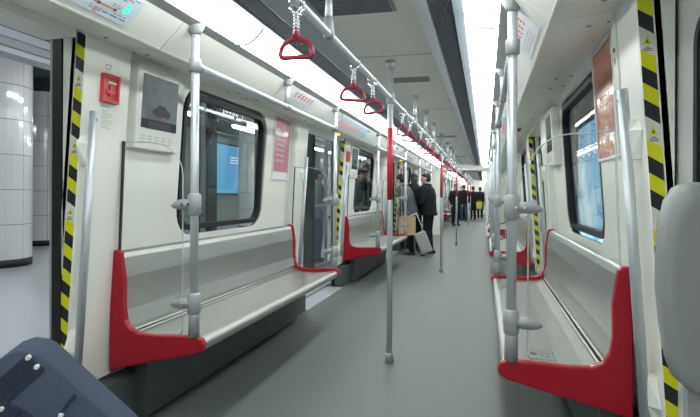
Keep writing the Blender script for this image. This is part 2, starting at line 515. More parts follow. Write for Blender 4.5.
WIN = (3.09, 4.39, .965, 1.862)       # rubber outline of a bench window inside a bay
walls = {}
wn = 0; dn = 0
for sgn in (-1, 1):
    bm = NB()
    # car shell seen from outside: below floor line and roof shoulder
    for a, b in ((Y_BACK, Y_END1), (Y_BEG2, Y_END2)):
        bx(bm, sgn * 1.30, sgn * 1.34, a, b, -.5, -.01)
        bx(bm, sgn * 1.28, sgn * 1.33, a, b, 1.995, 2.3)
    wl = struct('wall_' + SIDE[sgn], bm, M['shell']); walls[sgn] = wl
    for k in [-4.75] + BAYS:
        a, b = k + EDGE[sgn], k + DOORC + PER - DH      # bench bay between two doors
        bm = NB()
        holed_panel(bm, sgn, (a, b, Z_KICK - .02, Z_TOP), (k + WIN[0] - .03, k + WIN[1] + .03, WIN[2] - .03, WIN[3] + .03), .17, .02)
        obj('lining_panel', bm, M['wall'], wl)
        bm = NB()     # outer body side with its own opening
        holed_panel(bm, sgn, (a, b, -.1, 1.99), (k + WIN[0] - .05, k + WIN[1] + .05, WIN[2] - .05, WIN[3] + .05), .15, .012, face=lambda z: 1.315)
        obj('body_panel', bm, M['shell'], wl)
        bm = NB(); bx(bm, sgn * 1.16, sgn * 1.30, a, b, 0, Z_KICK - .02)
        obj('kick_panel', bm, M['kick'], wl)
        if k >= 0:
            bm = NB()
            bx(bm, sgn * 1.10, sgn * 1.18, a + .42, b - .42, .012, .36)
            obj('heater_box', bm, M['kick'], wl, bevel=.01)
            wn += 1
            bm = NB(); r = (k + WIN[0], k + WIN[1], WIN[2], WIN[3])
            ring(bm, sgn, r, .14, .035, .004, .05)
            wo = struct('window_%d' % wn, bm, M['black'])
            wo.name = 'window_%d' % wn
            bm = NB()
            q = rounded(r[0] + .03, r[1] - .03, r[2] + .03, r[3] - .03, .11)
            slab(bm, sgn, q, .03, .036)
            obj('pane', bm, M['pane'], wo)
        # pillars at both ends of the bay, each a shaped column with a rounded aisle edge
        ends = [(a, a + .35, 1), (b - .35, b, -1)]
        for y0, y1, dirn in ends:
            bm = NB()
            rows = []
            for z in (Z_KICK, .5, 1.2, 1.8, Z_TOP):
                s0 = Sp(z); s1 = 1.255; c = .03
                rows.append([(sgn * s, y, z) for s, y in ((s1, y0), (s0 + .004, y0), (s0, y0 + .006), (s0, y1 - c), (s0 + .01, y1 - .008), (s0 + c, y1), (s1, y1))] if dirn > 0 else
                            [(sgn * s, y, z) for s, y in ((s1, y0), (s0 + c, y0), (s0 + .01, y0 + .008), (s0, y0 + c), (s0, y1 - .006), (s0 + .004, y1), (s1, y1))])
            V = [[bm.verts.new(p) for p in rw] for rw in rows]
            n = 7
            for i in range(4):
                for j in range(n):
                    bm.faces.new((V[i][j], V[i][(j + 1) % n], V[i + 1][(j + 1) % n], V[i + 1][j]))
            bm.faces.new(V[0]); bm.faces.new(V[-1])
            pl = obj('door_pillar', bm, M['pillar'], wl)
            bm = NB(); bx(bm, sgn * (Sp(.1) - .0), sgn * 1.255, y0 + .01, y1 - .01, 0, Z_KICK)
            obj('pillar_foot', bm, M['kick'], pl)
    # header over every door
    for k in [0, 4.75, 9.5, 14.25, 18.0, 22.75, 27.5, 32.25]:
        y0, y1 = k + DOORC - DH, k + DOORC + DH
        bm = NB(); bx(bm, sgn * 1.13, sgn * 1.30, y0, min(y1, Y_END2), 1.895, 1.99)
        obj('door_header', bm, M['pillar'], wl)
        bm = NB(); bx(bm, sgn * 1.14, sgn * 1.345, y0, min(y1, Y_END2), -.02, .008)
        obj('door_sill', bm, M['alu'], wl)
    # plain wall stubs next to the gangway
    for a, b in ((14.25 + DOORC + DH, Y_END1), (Y_BEG2, 18.0 + DOORC - DH)):
        bm = NB()
        hexa(bm, [(sgn * Sp(Z_KICK), a, 0), (sgn * 1.3, a, 0), (sgn * 1.3, a, Z_TOP), (sgn * Sp(Z_TOP), a, Z_TOP)],
             [(sgn * Sp(Z_KICK), b, 0), (sgn * 1.3, b, 0), (sgn * 1.3, b, Z_TOP), (sgn * Sp(Z_TOP), b, Z_TOP)])
        obj('end_panel', bm, M['wall'], wl)

# gangway between the cars and the closed far and rear ends
bm = NB()
for y0, y1 in ((Y_END1 - .06, Y_END1), (Y_BEG2, Y_BEG2 + .06)):
    bx(bm, -1.3, -.66, y0, y1, 0, 2.15); bx(bm, .66, 1.3, y0, y1, 0, 2.15); bx(bm, -.66, .66, y0, y1, 1.95, 2.15)
gw = struct('wall_gangway', bm, M['wall'])
bm = NB()
for i in range(10):
    y = Y_END1 + i * .1
    bx(bm, -.74, -.70, y, y + .06, 0, 2.0); bx(bm, .70, .74, y, y + .06, 0, 2.0); bx(bm, -.74, .74, y, y + .06, 2.0, 2.04)
bx(bm, -.8, -.75, Y_END1, Y_BEG2, 0, 2.1); bx(bm, .75, .8, Y_END1, Y_BEG2, 0, 2.1); bx(bm, -.8, .8, Y_END1, Y_BEG2, 2.05, 2.1)
obj('bellows', bm, M['strip'], gw)
for sx in (-.64, .64):
    bm = NB()
    tube(bm, (sx, Y_END1 - .10, .9), (sx, Y_END1 - .10, 1.5), .016)
    for z in (.9, 1.5): tube(bm, (sx, Y_END1 - .10, z), (sx, Y_END1 - .05, z), .014)
    obj('grab_handle', bm, M['alu'], gw)
bm = NB(); bx(bm, -1.3, 1.3, Y_END2, Y_END2 + .08, 0, 2.15); struct('wall_far', bm, M['wall'])
bm = NB(); bx(bm, -1.3, 1.3, Y_BACK - .08, Y_BACK, 0, 2.15); struct('wall_rear', bm, M['wall'])

# doors: the left ones stand open (leaves pushed into their pockets), the right ones are shut
for k in [0, 4.75, 9.5, 14.25, 18.0, 22.75, 27.5]:
    c = k + DOORC
    for sgn in (-1, 1):
        dn += 1
        root = bpy.data.objects.new('door_%d' % dn, None); COL.objects.link(root); root['kind'] = 'structure'
        for dirn in (-1, 1):
            if sgn < 0: e0 = c + (DH + .078 if dirn > 0 else -DH + .045); e1 = e0 + dirn * .66
            else: e0 = c + dirn * .018; e1 = c + dirn * .745
            y0, y1 = min(e0, e1), max(e0, e1)
            s0, s1 = 1.268, 1.298
            bm = NB()
            wr = (y0 + (.10 if dirn > 0 else .20), y1 - (.20 if dirn > 0 else .10), .80, 1.74)
            F = lambda z: s0
            holed_panel(bm, sgn, (y0, y1, .012, 1.93), wr, .08, s1 - s0, face=F)
            lf = obj('door_leaf', bm, M['leaf'], root)
            bm = NB(); ring(bm, sgn, (wr[0] - .012, wr[1] + .012, wr[2] - .012, wr[3] + .012), .09, .03, -.004, .02, face=F)
            obj('gasket', bm, M['black'], lf)
            bm = NB(); slab(bm, sgn, rounded(wr[0], wr[1], wr[2], wr[3], .08), .010, .016, face=F)
            obj('pane', bm, M['pane'], lf)
            bm = NB(); ee = e0 - dirn * .02
            bx(bm, sgn * (s0 - .008), sgn * (s1 + .010), min(e0, ee), max(e0, ee), .012, 1.93)
            obj('rubber_edge', bm, M['black'], lf)
            if sgn < 0:
                pass
            else:
                bm = NB(); q = c + dirn * (DH - .004)
                bx(bm, sgn * 1.235, sgn * 1.258, q - .008, q + .008, .01, 1.93)
                obj('pocket_seal', bm, M['black'], root)

# ------------------------------------------------------------------ platform side (left) and tunnel side (right)
bm = NB(); bx(bm, -14, -1.42, -8, 60, -.25, -.005)
pf = struct('platform_floor', bm, M['plat'])
bm = NB(); bx(bm, -14, -1.42, -8, 60, 3.85, 3.95)
pc = struct('platform_ceiling', bm, M['platdark'])
for i in range(24):
    bm = NB(); bx(bm, -4.40, -2.0, -6 + i * 1.5, -4.52 + i * 1.5, 3.02, 3.06)
    obj('ceiling_panel', bm, M['platceil'], pc)
for z0, z1, x0, mm in ((2.78, 2.84, -4.56, 'platceil'), (2.84, 2.92, -4.50, 'strip'), (2.92, 3.012, -4.44, 'header')):
    bm = NB(); bx(bm, -4.8, x0, -8, 50, z0, z1)
    obj('ceiling_beam', bm, M[mm], pc)
bm = NB(); bx(bm, -10.9, -10.7, -8, 60, 0, 3.9)
pw = struct('platform_wall', bm, M['platwall'])
for i in range(14):
    bm = NB(); bx(bm, -10.7, -10.685, -2 + i * 3.0, .98 + i * 3.0, .1, 3.4)
    obj('wall_panel', bm, M['platwall'], pw)
bm = NB(); bx(bm, -14, -1.42, 59, 59.2, 0, 3.9); struct('platform_end_wall', bm, M['platwall'])
bm = NB()
bx(bm, -2.05, -1.78, -8, 50, 2.40, 2.50)
bx(bm, -1.95, -1.72, -8, 50, 2.50, 2.80)
hd = struct('trim_3', bm, M['header'])
for i in range(12):
    bm = NB(); bx(bm, -2.056, -2.05, -7 + i * PER, -7 + (i + 1) * PER - .02, 2.41, 2.49)
    obj('header_cover', bm, M['platceil'], hd)

def screen_bay(y0, y1, label):
    t = thing('platform_screen', label, 'screen wall', (-1.86, y0, 0), 'glazed platform screen walls')
    for y in (y0, y1 - .11):
        bm = NB(); bx(bm, -.07, .07, y - y0, y - y0 + .11, 0, 2.40); obj('post', bm, M['platdark'], t)
    n = 2; wd = (y1 - y0 - .22) / n
    for i in range(n):
        bm = NB(); a = .11 + i * wd
        bx(bm, -.006, .006, a + .02, a + wd - .02, .12, 2.38); obj('pane', bm, M['psd'], t)
        bm = NB()
        bx(bm, -.025, .025, a, a + .025, .02, 2.40); bx(bm, -.025, .025, a + wd - .025, a + wd, .02, 2.40)
        bx(bm, -.025, .025, a + .025, a + wd - .025, .02, .12); bx(bm, -.02, .02, a + .025, a + wd - .025, 1.02, 1.06)
        obj('pane_frame', bm, M['header'], t)
for i, k in enumerate([-PER, 0, PER, 9.5, 14.25, 18.0 + .0, 22.75]):
    if k == 14.25:
        screen_bay(k + 2.80, 18.0 + DOORC - 1.45, 'dark framed glazed screen wall on the platform beside the gangway'); continue
    lab = 'dark framed platform screen wall outside the %s left window' % ORD[max(0, i - 1 if i < 5 else i - 2)] if i else 'dark framed glazed platform screen wall behind the camera, left'
    if i: screen_bay(k + 2.80, k + PER + DOORC - 1.45, lab)

# white tiled columns
def column(x, y, r, label, nt=8, zt=3.85):
    t = thing('platform_column', label, 'column', (x, y, 0), 'white tiled columns on the platform')
    bm = NB(); lathe(bm, [(r - .03, 0), (r - .03, zt)], seg=24); obj('column_core', bm, M['joint'], t)
    bm = NB(); lathe(bm, [(r + .005, 0), (r + .005, .12), (r - .01, .12)], seg=24); obj('plinth', bm, M['black'], t)
    hh = .57; g = .004; sub = 5; da = 2 * PI / nt; ga = g / r
    bm = NB()
    inn = []; out = []
    for i in range(sub + 1):
        a = ga + (da - 2 * ga) * i / sub
        out.append((r * math.cos(a), r * math.sin(a))); inn.append(((r - .028) * math.cos(a), (r - .028) * math.sin(a)))
    loop = out + inn[::-1]
    hexa(bm, [(p, q, g) for p, q in loop], [(p, q, hh - g) for p, q in loop])
    first = None
    tiles = 6
    for row in range(tiles):
        for c in range(nt):
            if first is None: o = first = obj('tile', bm, M['tile'], t)
            else: o = piece(first, (0, 0, 0))
            o.location = (0, 0, .12 + row * hh); o.rotation_euler = (0, 0, da * c + .1)
column(-7.40, 7.4, .62, 'large round column of white tiles on the platform outside the nearest open door')
column(-9.5, 10.8, .5, 'white tiled column standing further back behind the large round platform column')
column(-7.25, 17.6, .45, 'slim white tiled platform column seen through the first left window')
column(-7.25, 27.0, .62, 'white tiled platform column far along behind the second left window')

# ceiling lamps of the platform
lampn = 0
def lamp(x, y, z, ln, label):
    t = thing('tube_lamp', label, 'lamp', (x, y, z), 'tube lamps hanging over the platform')
    bm = NB(); bx(bm, -.10, .10, 0, ln, 0, .05); obj('lamp_body', bm, M['white'], t, bevel=.008)
    bm = NB(); tube(bm, (0, .03, -.02), (0, ln - .03, -.02), .055, seg=12); obj('tube', bm, M['tube'], t)
    bm = NB(); bx(bm, -.10, .10, ln, ln + .05, -.07, .06); obj('end_cap', bm, M['jnavy'], t, bevel=.01)
    bm = NB(); top = (3.025 if x > -4.4 else 3.855) - z
    tube(bm, (0, .3, .05), (0, .3, top), .01, seg=6); tube(bm, (0, ln - .3, .05), (0, ln - .3, top), .01, seg=6)
    obj('hanger', bm, M['alu'], t)
lamp(-4.98, 2.95, 2.93, 2.45, 'white tube lamp hanging by the tiled column outside the nearest open door')
for i in range(9):
    lamp(-3.0, -2.6 + i * 3.2, 2.955, 2.6, 'white tube lamp, %s in the row nearest to the train' % ORD[i])
for i in range(7):
    lamp(-5.7, 7.0 + i * 3.0, 3.0, 2.0, 'white tube lamp, %s in the row along the platform middle' % ORD[i])
lamp(-9.8, 4.0, 3.2, 2.6, 'white tube lamp in the back row, nearer one')
lamp(-9.8, 13.0, 3.2, 2.6, 'white tube lamp in the back row, middle one')
lamp(-9.8, 22.0, 3.2, 2.6, 'white tube lamp in the back row, farthest one')

# lightboxes and sign of the platform
def lightbox(x, y0, y1, z0, z1, label, face=1, m='adblue2', blob=False):
    t = thing('lightbox', label, 'lightbox', (x, (y0 + y1) / 2, z0))
    h = z1 - z0; l = (y1 - y0) / 2
    bm = NB()
    bx(bm, 0, face * .10, -l - .06, -l, -.06, h + .06); bx(bm, 0, face * .10, l, l + .06, -.06, h + .06)
    bx(bm, 0, face * .10, -l, l, -.06, 0); bx(bm, 0, face * .10, -l, l, h, h + .06); bx(bm, 0, face * .03, -l, l, 0, h)
    obj('frame', bm, M['platdark'], t)
    bm = NB(); bx(bm, face * .03, face * .07, -l, l, 0, h); obj('lit_panel', bm, M[m], t)
    return t
# ray directions of the blue box in the first left window lead to the back of the platform
t = lightbox(-10.68, 21.4, 23.7, 1.25, 3.4, 'tall blue lit advertisement seen through the nearest left window')
bm = NB()
def fnb(u, v): return (.073, u, v)
rng = random.Random(3)
for i in range(3): textline(bm, fnb, .2, 1.6 - i * .12, .8, .05, rng)
obj('advert_print', bm, M['adwhite'], t)
lightbox(-10.68, 15.4, 17.3, 1.1, 3.2, 'dim blue lit advertisement at the left edge of the nearest left window', m='adblue2')
lightbox(-10.68, 33.0, 36.0, 1.2, 3.3, 'distant blue lit advertisement seen through the second left window')
t = thing('hanging_sign', 'black hanging sign with white characters outside the nearest left window', 'sign', (-3.9, 8.35, 2.55)); t.scale = (.68, .68, .68)
bm = NB(); bx(bm, -.05, 0, -.9, 2.6, 0, .42); obj('sign_board', bm, M['black'], t, bevel=.006)
bm = NB()
def fns(u, v): return (.004, u, v)
for a, b, c, d in ((0, .3, .06, .085), (0, .3, .335, .36), (0, .025, .06, .36), (.275, .3, .06, .36)):
    quad(bm, [fns(a, c), fns(b, c), fns(b, d), fns(a, d)])
glyph(bm, fns, .07, .12, .17, rng)
quad(bm, [fns(.8, .08), fns(.85, .08), fns(.85, .36), fns(.8, .36)])
line_of_glyphs(bm, fns, .9, .17, 4, .18, rng)
textline(bm, fns, .9, .09, .5, .04, rng)
for a, b, c, d in ((1.95, 2.4, .10, .125), (1.95, 1.975, .10, .34)):
    quad(bm, [fns(a, c), fns(b, c), fns(b, d), fns(a, d)])
obj('lettering', bm, M['signwhite'], t)
bm = NB(); tube(bm, (-.02, -.6, .42), (-.02, -.6, .70), .015, seg=6); tube(bm, (-.02, 2.2, .42), (-.02, 2.2, .70), .015, seg=6); obj('hanger', bm, M['alu'], t)

# tunnel wall with its long blue lightbox, right
bm = NB(); bx(bm, 2.3, 2.5, -8, 50, -1.2, 3.5); tw = struct('tunnel_wall', bm, M['tunnel'])
bm = NB(); bx(bm, 1.3, 2.5, -8, 50, -1.3, -1.2); struct('track_bed', bm, M['tunnel'])
for i, (a, b) in enumerate(((6.4, 10.6), (12.6, 15.6), (17.6, 20.6))):
    t = lightbox(2.29, a, b, .45, 2.35, ('blue and white lit advertisement outside the %s right window' % ORD[i]), face=-1, m='adblue')
    bm = NB()
    def fnt(u, v): return (-.074, u, v)
    for q in range(3): line_of_glyphs(bm, fnt, -1.4, 1.3 - q * .35, 5, .2, rng)
    obj('advert_print', bm, M['adwhite'], t)

# ------------------------------------------------------------------ benches
def arc(cx, cz, r, a0, a1, n):
    return [(cx + r * math.cos(math.radians(a0 + (a1 - a0) * i / n)), cz + r * math.sin(math.radians(a0 + (a1 - a0) * i / n))) for i in range(n + 1)]
RED_TOP = [(1.225, .912), (1.185, .912), (1.168, .897), (1.146, .75), (1.147, .62), (1.137, .555), (1.112, .515), (1.065, .495), (.99, .491), (.80, .498), (.74, .498), (.706, .486), (.694, .462), (.700, .435), (.732, .415)]
RED = RED_TOP + [(1.16, .312), (1.225, .292)]
BENCH_Y0, BENCH_Y1 = 2.41, 5.03
def bench(sgn, label):
    ln = BENCH_Y1 - BENCH_Y0
    t = thing('bench', label, 'bench', (sgn * .95, BENCH_Y0, 0), 'steel benches along the car walls')
    X = lambda s: sgn * s - sgn * .95
    for y0, y1 in ((0, .045), (ln - .045, ln)):
        bm = NB(); hexa(bm, [(X(s), y0, z) for s, z in RED], [(X(s), y1, z) for s, z in RED])
        bmesh.ops.recalc_face_normals(bm, faces=bm.faces[:])
        es = [e for e in bm.edges if abs(e.verts[0].co.y - e.verts[1].co.y) < 1e-5]
        bmesh.ops.bevel(bm, geom=es, offset=.008, segments=2, affect='EDGES', profile=.5)
        obj('end_panel', bm, M['red'], t)
    a, b = .046, ln - .046
    # backrest: gently curved sheet with a rolled ledge on top
    prof = [(1.146, .488), (1.136, .52), (1.157, .60), (1.160, .70), (1.160, .77), (1.175, .868), (1.184, .893), (1.20, .898), (1.222, .893)]
    back = [(1.232, .885), (1.20, .60), (1.17, .47)]
    bm = NB(); hexa(bm, [(X(s), a, z) for s, z in prof + back], [(X(s), b, z) for s, z in prof + back])
    obj('backrest', bm, M['steel'], t)
    bm = NB()
    q = [(1.186, .895), (1.192, .906), (1.212, .906), (1.222, .898)]
    hexa(bm, [(X(s), a, z) for s, z in q], [(X(s), b, z) for s, z in q]); obj('top_ledge', bm, M['chrome'], t)
    # pan: slightly dished, with a bright rolled front rail and a rib along the back
    prof = [(.752, .477), (.79, .473), (.87, .464), (.97, .460), (1.06, .464), (1.11, .474)]
    back = [(1.11, .45), (.97, .43), (.745, .442)]
    bm = NB(); hexa(bm, [(X(s), a, z) for s, z in prof + back], [(X(s), b, z) for s, z in prof + back])
    obj('pan', bm, M['steel'], t)
    bm = NB()
    L = arc(.742, .446, .033, 75, 285, 10) + [(.775, .425), (.775, .474)]
    hexa(bm, [(X(s), a, z) for s, z in L], [(X(s), b, z) for s, z in L]); obj('front_rail', bm, M['steel'], t)
    bm = NB()
    for s, z, r in ((1.117, .479, .008), (1.138, .489, .009)):
        tube(bm, (X(s), a, z), (X(s), b, z), r, seg=8)
    obj('rear_rib', bm, M['steel'], t)
    bm = NB()
    for y in (ln * .2, ln * .5, ln * .8):
        L = [(.78, .45), (1.20, .44), (1.20, .30), (1.10, .32)]
        hexa(bm, [(X(s), y - .02, z) for s, z in L], [(X(s), y + .02, z) for s, z in L])
    obj('bracket', bm, M['kick'], t)
    return t
BL = ['nearest bench on the left, steel with red end panel, beside the open door',
      'second steel bench on the left, red end panel facing the camera',
      'third steel bench on the left, just past the standing men with bags',
      'first left steel bench in the next car beyond the gangway', 'second left steel bench in the next car beyond the gangway', 'last left steel bench in the next car beyond the gangway']
BR = ['nearest right bench, steel with large red end panel and small notice on its seat',
      'second steel bench on the right with red end panel, behind the nearest right pole',
      'third steel bench on the right, far along the aisle',
      'first right steel bench in the next car beyond the gangway', 'second right steel bench in the next car beyond the gangway', 'last right steel bench in the next car beyond the gangway']
for sgn, LB in ((-1, BL), (1, BR)):
    p = bench(sgn, LB[0])
    for i, k in enumerate(BAYS[1:]):
        clone(p, (sgn * .95, BENCH_Y0 + k, 0), LB[i + 1])
    if sgn > 0:
        bm = NB(); rng = random.Random(5)
        zp = lambda u: .4690 - .060 * u      # the pan falls gently towards the wall
        hexa(bm, [(.83 + u, 2.58 + v, zp(u) - .004) for u, v in ((0, 0), (.125, 0), (.125, .15), (0, .15))], [(.83 + u, 2.58 + v, zp(u) + .0006) for u, v in ((0, 0), (.125, 0), (.125, .15), (0, .15))])
        def fn(u, v): return (.83 + u, 2.58 + v, zp(u) + .0011)
        o = obj('notice', bm, M['steel'], None); o.location = (-.95, -BENCH_Y0, 0); o.parent = p
        bm = NB()
        for a0, b0, c0, d0 in ((.003, .122, .003, .008), (.003, .122, .142, .147), (.003, .007, .003, .147), (.118, .122, .003, .147)):
            quad(bm, [fn(a0, c0), fn(b0, c0), fn(b0, d0), fn(a0, d0)])
        quad(bm, [(fn(.030 + .016 * math.cos(i * PI / 5), .078 + .032 * math.sin(i * PI / 5))) for i in range(10)])
        for i in range(3): textline(bm, fn, .058, .04 + i * .032, .05, .010, rng)
        q = obj('notice_print', bm, M['ink'], o)

# ------------------------------------------------------------------ glass wind screens at the bench ends
GY = (BENCH_Y0 + .012, BENCH_Y1 - .022)
def wind_screen(sgn, label):
    t = thing('wind_screen', label, 'glass screen', (sgn * .78, GY[0], 0), 'clear glass screens at the bench ends')
    X = lambda s: sgn * s - sgn * .78
    L = [(1.15, 1.466), (.98, 1.458)]
    L += arc(.985, 1.29, .168, 96, 178, 8)[1:]
    L += [(.817, .52), (.83, .503), (1.065, .498), (1.112, .518), (1.14, .56), (1.15, .62), (1.15, .75), (1.168, .90), (1.172, .915)]
    bm = NB(); hexa(bm, [(X(s), 0, z) for s, z in L], [(X(s), .010, z) for s, z in L])
    obj('pane', bm, M['screen'], t)
    bm = NB()
    hexa(bm, [(X(s), -.004, z) for s, z in ((1.174, .912), (1.18, .912), (1.157, 1.47), (1.151, 1.47))], [(X(s), .014, z) for s, z in ((1.174, .912), (1.18, .912), (1.157, 1.47), (1.151, 1.47))])
    obj('seal', bm, M['black' if sgn < 0 else 'edge'], t)
    bm = NB()     # polished edge
    pipe(bm, [(X(s), .005, z) for s, z in L[:12]], .003, seg=6)
    obj('polished_edge', bm, M['edge'], t)
    return t
# ------------------------------------------------------------------ poles at the bench ends
def bench_pole(sgn, dirn, label):
    t = thing('grab_pole', label, 'pole', (sgn * .75, 0, 0), 'grab poles at the bench ends')
    bm = NB(); tube(bm, (0, 0, .4985), (0, 0, 2.03), .0205, seg=16); obj('tube', bm, M['alu'], t)
    bm = NB(); lathe(bm, [(.028, .4985), (.028, .60), (.024, .612), (.0205, .614)], seg=16); obj('base_sleeve', bm, M['clamp'], t)
    bm = NB(); lathe(bm, [(.024, 1.985), (.03, 1.995), (.046, 2.025), (.046, 2.045)], seg=16); obj('ceiling_flange', bm, M['clamp'], t)
    bm = NB(); lathe(bm, [(.0215, 1.798), (.030, 1.804), (.030, 1.862), (.0215, 1.868)], seg=16)
    tube(bm, (0, dirn * .01, 1.832), (0, dirn * .062, 1.832), .023, .02, seg=12); obj('rail_joint', bm, M['clamp'], t)
    for z in (1.15, .66):
        bm = NB()
        lathe(bm, [(.022, z - .055), (.032, z - .045), (.034, z), (.032, z + .045), (.022, z + .055)], seg=16)
        pipe(bm, [(sgn * .02, 0, z), (sgn * .045, 0, z), (sgn * .075, 0, z - .002), (sgn * .105, 0, z - .006), (sgn * .125, 0, z - .01)], [.022, .026, .027, .019, .006], seg=10)
        c = obj('glass_clamp', bm, M['clamp'], t)
        for q in (.015, .05):
            bm = NB(); tube(bm, (sgn * q, -.036, z), (sgn * q, -.022, z), .006, seg=8)
            obj('clamp_screw', bm, M['chrome'], c)
    return t
# ------------------------------------------------------------------ hand rails under the cornice
def hand_rail(sgn, label):
    ln = GY[1] - GY[0]
    t = thing('hand_rail', label, 'handrail', (sgn * .75, GY[0], 1.832), 'handrails under the cornices')
    bm = NB(); tube(bm, (0, .05, 0), (0, ln - .05, 0), .0185, seg=14); obj('rail', bm, M['alu'], t)
    bm = NB(); tube(bm, (0, ln / 2, .01), (0, ln / 2, .17), .0185, seg=14); obj('stub_post', bm, M['alu'], t)
    bm = NB(); lathe(bm, [(.022, .150), (.028, .160), (.044, .19), (.044, .208)], c=(0, ln / 2, 0), seg=16); obj('post_flange', bm, M['clamp'], t)
    bm = NB(); tube(bm, (0, ln / 2 - .03, 0), (0, ln / 2 + .03, 0), .024, seg=12); obj('tee_joint', bm, M['clamp'], t)
    return t
def where(i): return ['nearest', 'second', 'third', 'fourth', 'fifth', 'sixth'][i]
for sgn in (-1, 1):
    ps = wind_screen(sgn, '')
    pn = bench_pole(sgn, 1, ''); pf_ = bench_pole(sgn, -1, '')
    hr = hand_rail(sgn, '')
    for i, k in enumerate(BAYS):
        b = '%s bench on the %s' % (where(i), SIDE[sgn])
        lab = ['clear glass screen at the near end of the ' + b, 'clear glass screen at the far end of the ' + b]
        for e in (0, 1):
            loc = (sgn * .78, GY[e] + k - (.010 if e else 0) + (.004 if e else 0), 0)
            if i == 0 and e == 0: ps['label'] = lab[0]; ps.location = loc
            else: clone(ps, loc, lab[e])
        lab = ['grey grab pole at the near end of the ' + b, 'grey grab pole at the far end of the ' + b]
        for e, pp in ((0, pn), (1, pf_)):
            loc = (sgn * .75, GY[e] + k, 0)
            if i == 0: pp['label'] = lab[e]; pp.location = loc
            else: clone(pp, loc, lab[e])
        lab = 'satin metal handrail under the cornice above the ' + b
        if i == 0: hr['label'] = lab
        else: clone(hr, (sgn * .75, GY[0] + k, 1.832), lab)

# ------------------------------------------------------------------ central poles, overhead rail, straps
RZ = 1.896
RX = -.022
def centre_pole(label):
    t = thing('centre_pole', label, 'pole', (0, 0, 0), 'poles in the middle of the aisle')
    bm = NB(); tube(bm, (0, 0, .0), (0, 0, 2.16), .020, seg=16); obj('tube', bm, M['alu'], t)
    bm = NB(); lathe(bm, [(.0212, 1.165), (.0212, 1.68)], seg=16); obj('red_band', bm, M['bandred'], t)['label'] = 'red band at head height'
    bm = NB(); lathe(bm, [(.030, 0), (.030, .055), (.026, .07), (.0205, .072)], seg=16); obj('floor_socket', bm, M['clamp'], t)
    bm = NB(); lathe(bm, [(.0205, 2.105), (.026, 2.111), (.038, 2.136), (.038, 2.16)], seg=16); obj('ceiling_flange', bm, M['clamp'], t)
    bm = NB(); lathe(bm, [(.0205, RZ - .045), (.030, RZ - .04), (.030, RZ + .04), (.0205, RZ + .045)], seg=16)
    tube(bm, (0, -.05, RZ), (0, .05, RZ), .0235, seg=12); obj('rail_joint', bm, M['clamp'], t)
    return t
CP = [3.86, 8.60, 13.34, 22.0, 26.4, 31.5]
CPL = ['red banded pole in the middle of the aisle, nearest the camera', 'second red banded pole in the aisle, in front of the standing men',
       'third red banded pole in the aisle, before the gangway', 'red banded aisle pole in the next car, first beyond the gangway',
       'red banded aisle pole in the next car, second beyond the gangway', 'red banded aisle pole in the next car, last one']
cp = centre_pole(CPL[0]); cp.location = (RX, CP[0], 0)
for y, l in zip(CP[1:], CPL[1:]): clone(cp, (RX, y, 0), l)
def over_rail(a, b, hang, label):
    t = thing('overhead_rail', label, 'handrail', (RX, a, RZ))
    bm = NB(); tube(bm, (0, 0, 0), (0, b - a, 0), .0175, seg=14); obj('rail', bm, M['alu'], t)
    for y in hang:
        bm = NB(); tube(bm, (0, y - a, 0), (0, y - a, 2.16 - RZ), .0165, seg=12); h = obj('hanger', bm, M['alu'], t)
        bm = NB(); lathe(bm, [(.0175, 2.111 - RZ), (.024, 2.116 - RZ), (.036, 2.138 - RZ), (.036, 2.16 - RZ)], c=(0, y - a, 0), seg=14); obj('flange', bm, M['clamp'], h)
        bm = NB(); lathe(bm, [(.0175, .075), (.022, .06), (.027, .0), (.0175, -.02)], c=(0, y - a, 0), seg=14); obj('tee_joint', bm, M['clamp'], h)
    return t
over_rail(-1.5, Y_END1 - .08, [-.4, 2.27, 5.26, 6.26, 7.25, 10.0, 11.0, 12.0, 14.8, 15.8], 'long metal rail hung below the middle of the ceiling, carrying the straps')
over_rail(Y_BEG2 + .08, Y_END2 - .2, [19.5, 20.6, 23.5, 24.8, 28.5, 30.0], 'overhead metal rail of the next car beyond the gangway')
def strap(label):
    t = thing('hanging_strap', label, 'strap handle', (0, 0, RZ), 'hanging straps on the overhead rail')
    # chrome loop over the rail
    bm = NB()
    for y in (-.012, .012):
        pipe(bm, [(.022 * math.sin(a), y, .022 * math.cos(a)) for a in [math.radians(d) for d in range(-130, 131, 26)]] , .0045, seg=6)
        pipe(bm, [(-.017, y, -.014), (-.021, y, -.030), (-.012, y, -.045)], .0045, seg=6); pipe(bm, [(.017, y, -.014), (.021, y, -.030), (.012, y, -.045)], .0045, seg=6)
    obj('hook', bm, M['chrome'], t)
    bm = NB(); tube(bm, (0, 0, -.038), (0, 0, -.108), .0085, seg=10); st = obj('strap', bm, M['paper'], t)
    bm = NB()
    for i in range(6): lathe(bm, [(.0088, -.046 - i * .0115), (.0125, -.049 - i * .0115), (.0125, -.052 - i * .0115), (.0088, -.055 - i * .0115)], seg=10)
    obj('strap_rib', bm, M['chrome'], st)
    bm = NB(); lathe(bm, [(.008, -.140), (.0135, -.138), (.0125, -.108), (.009, -.102)], seg=12); obj('sleeve', bm, M['strapred'], t)
    # D shaped handle: flat bottom bar, arched top
    pts = [(.060 * math.cos(a), 0, -.190 + .053 * math.sin(a) ** .85) for a in [math.radians(d) for d in range(8, 173, 11)]]
    pts += [(-.0605, 0, -.193), (-.056, 0, -.2005), (-.045, 0, -.203), (-.02, 0, -.203), (.02, 0, -.203), (.045, 0, -.203), (.056, 0, -.2005), (.0605, 0, -.193)]
    bm = NB(); pipe(bm, pts, .0088, seg=8, closed=True); obj('handle', bm, M['strapred'], t)
    return t
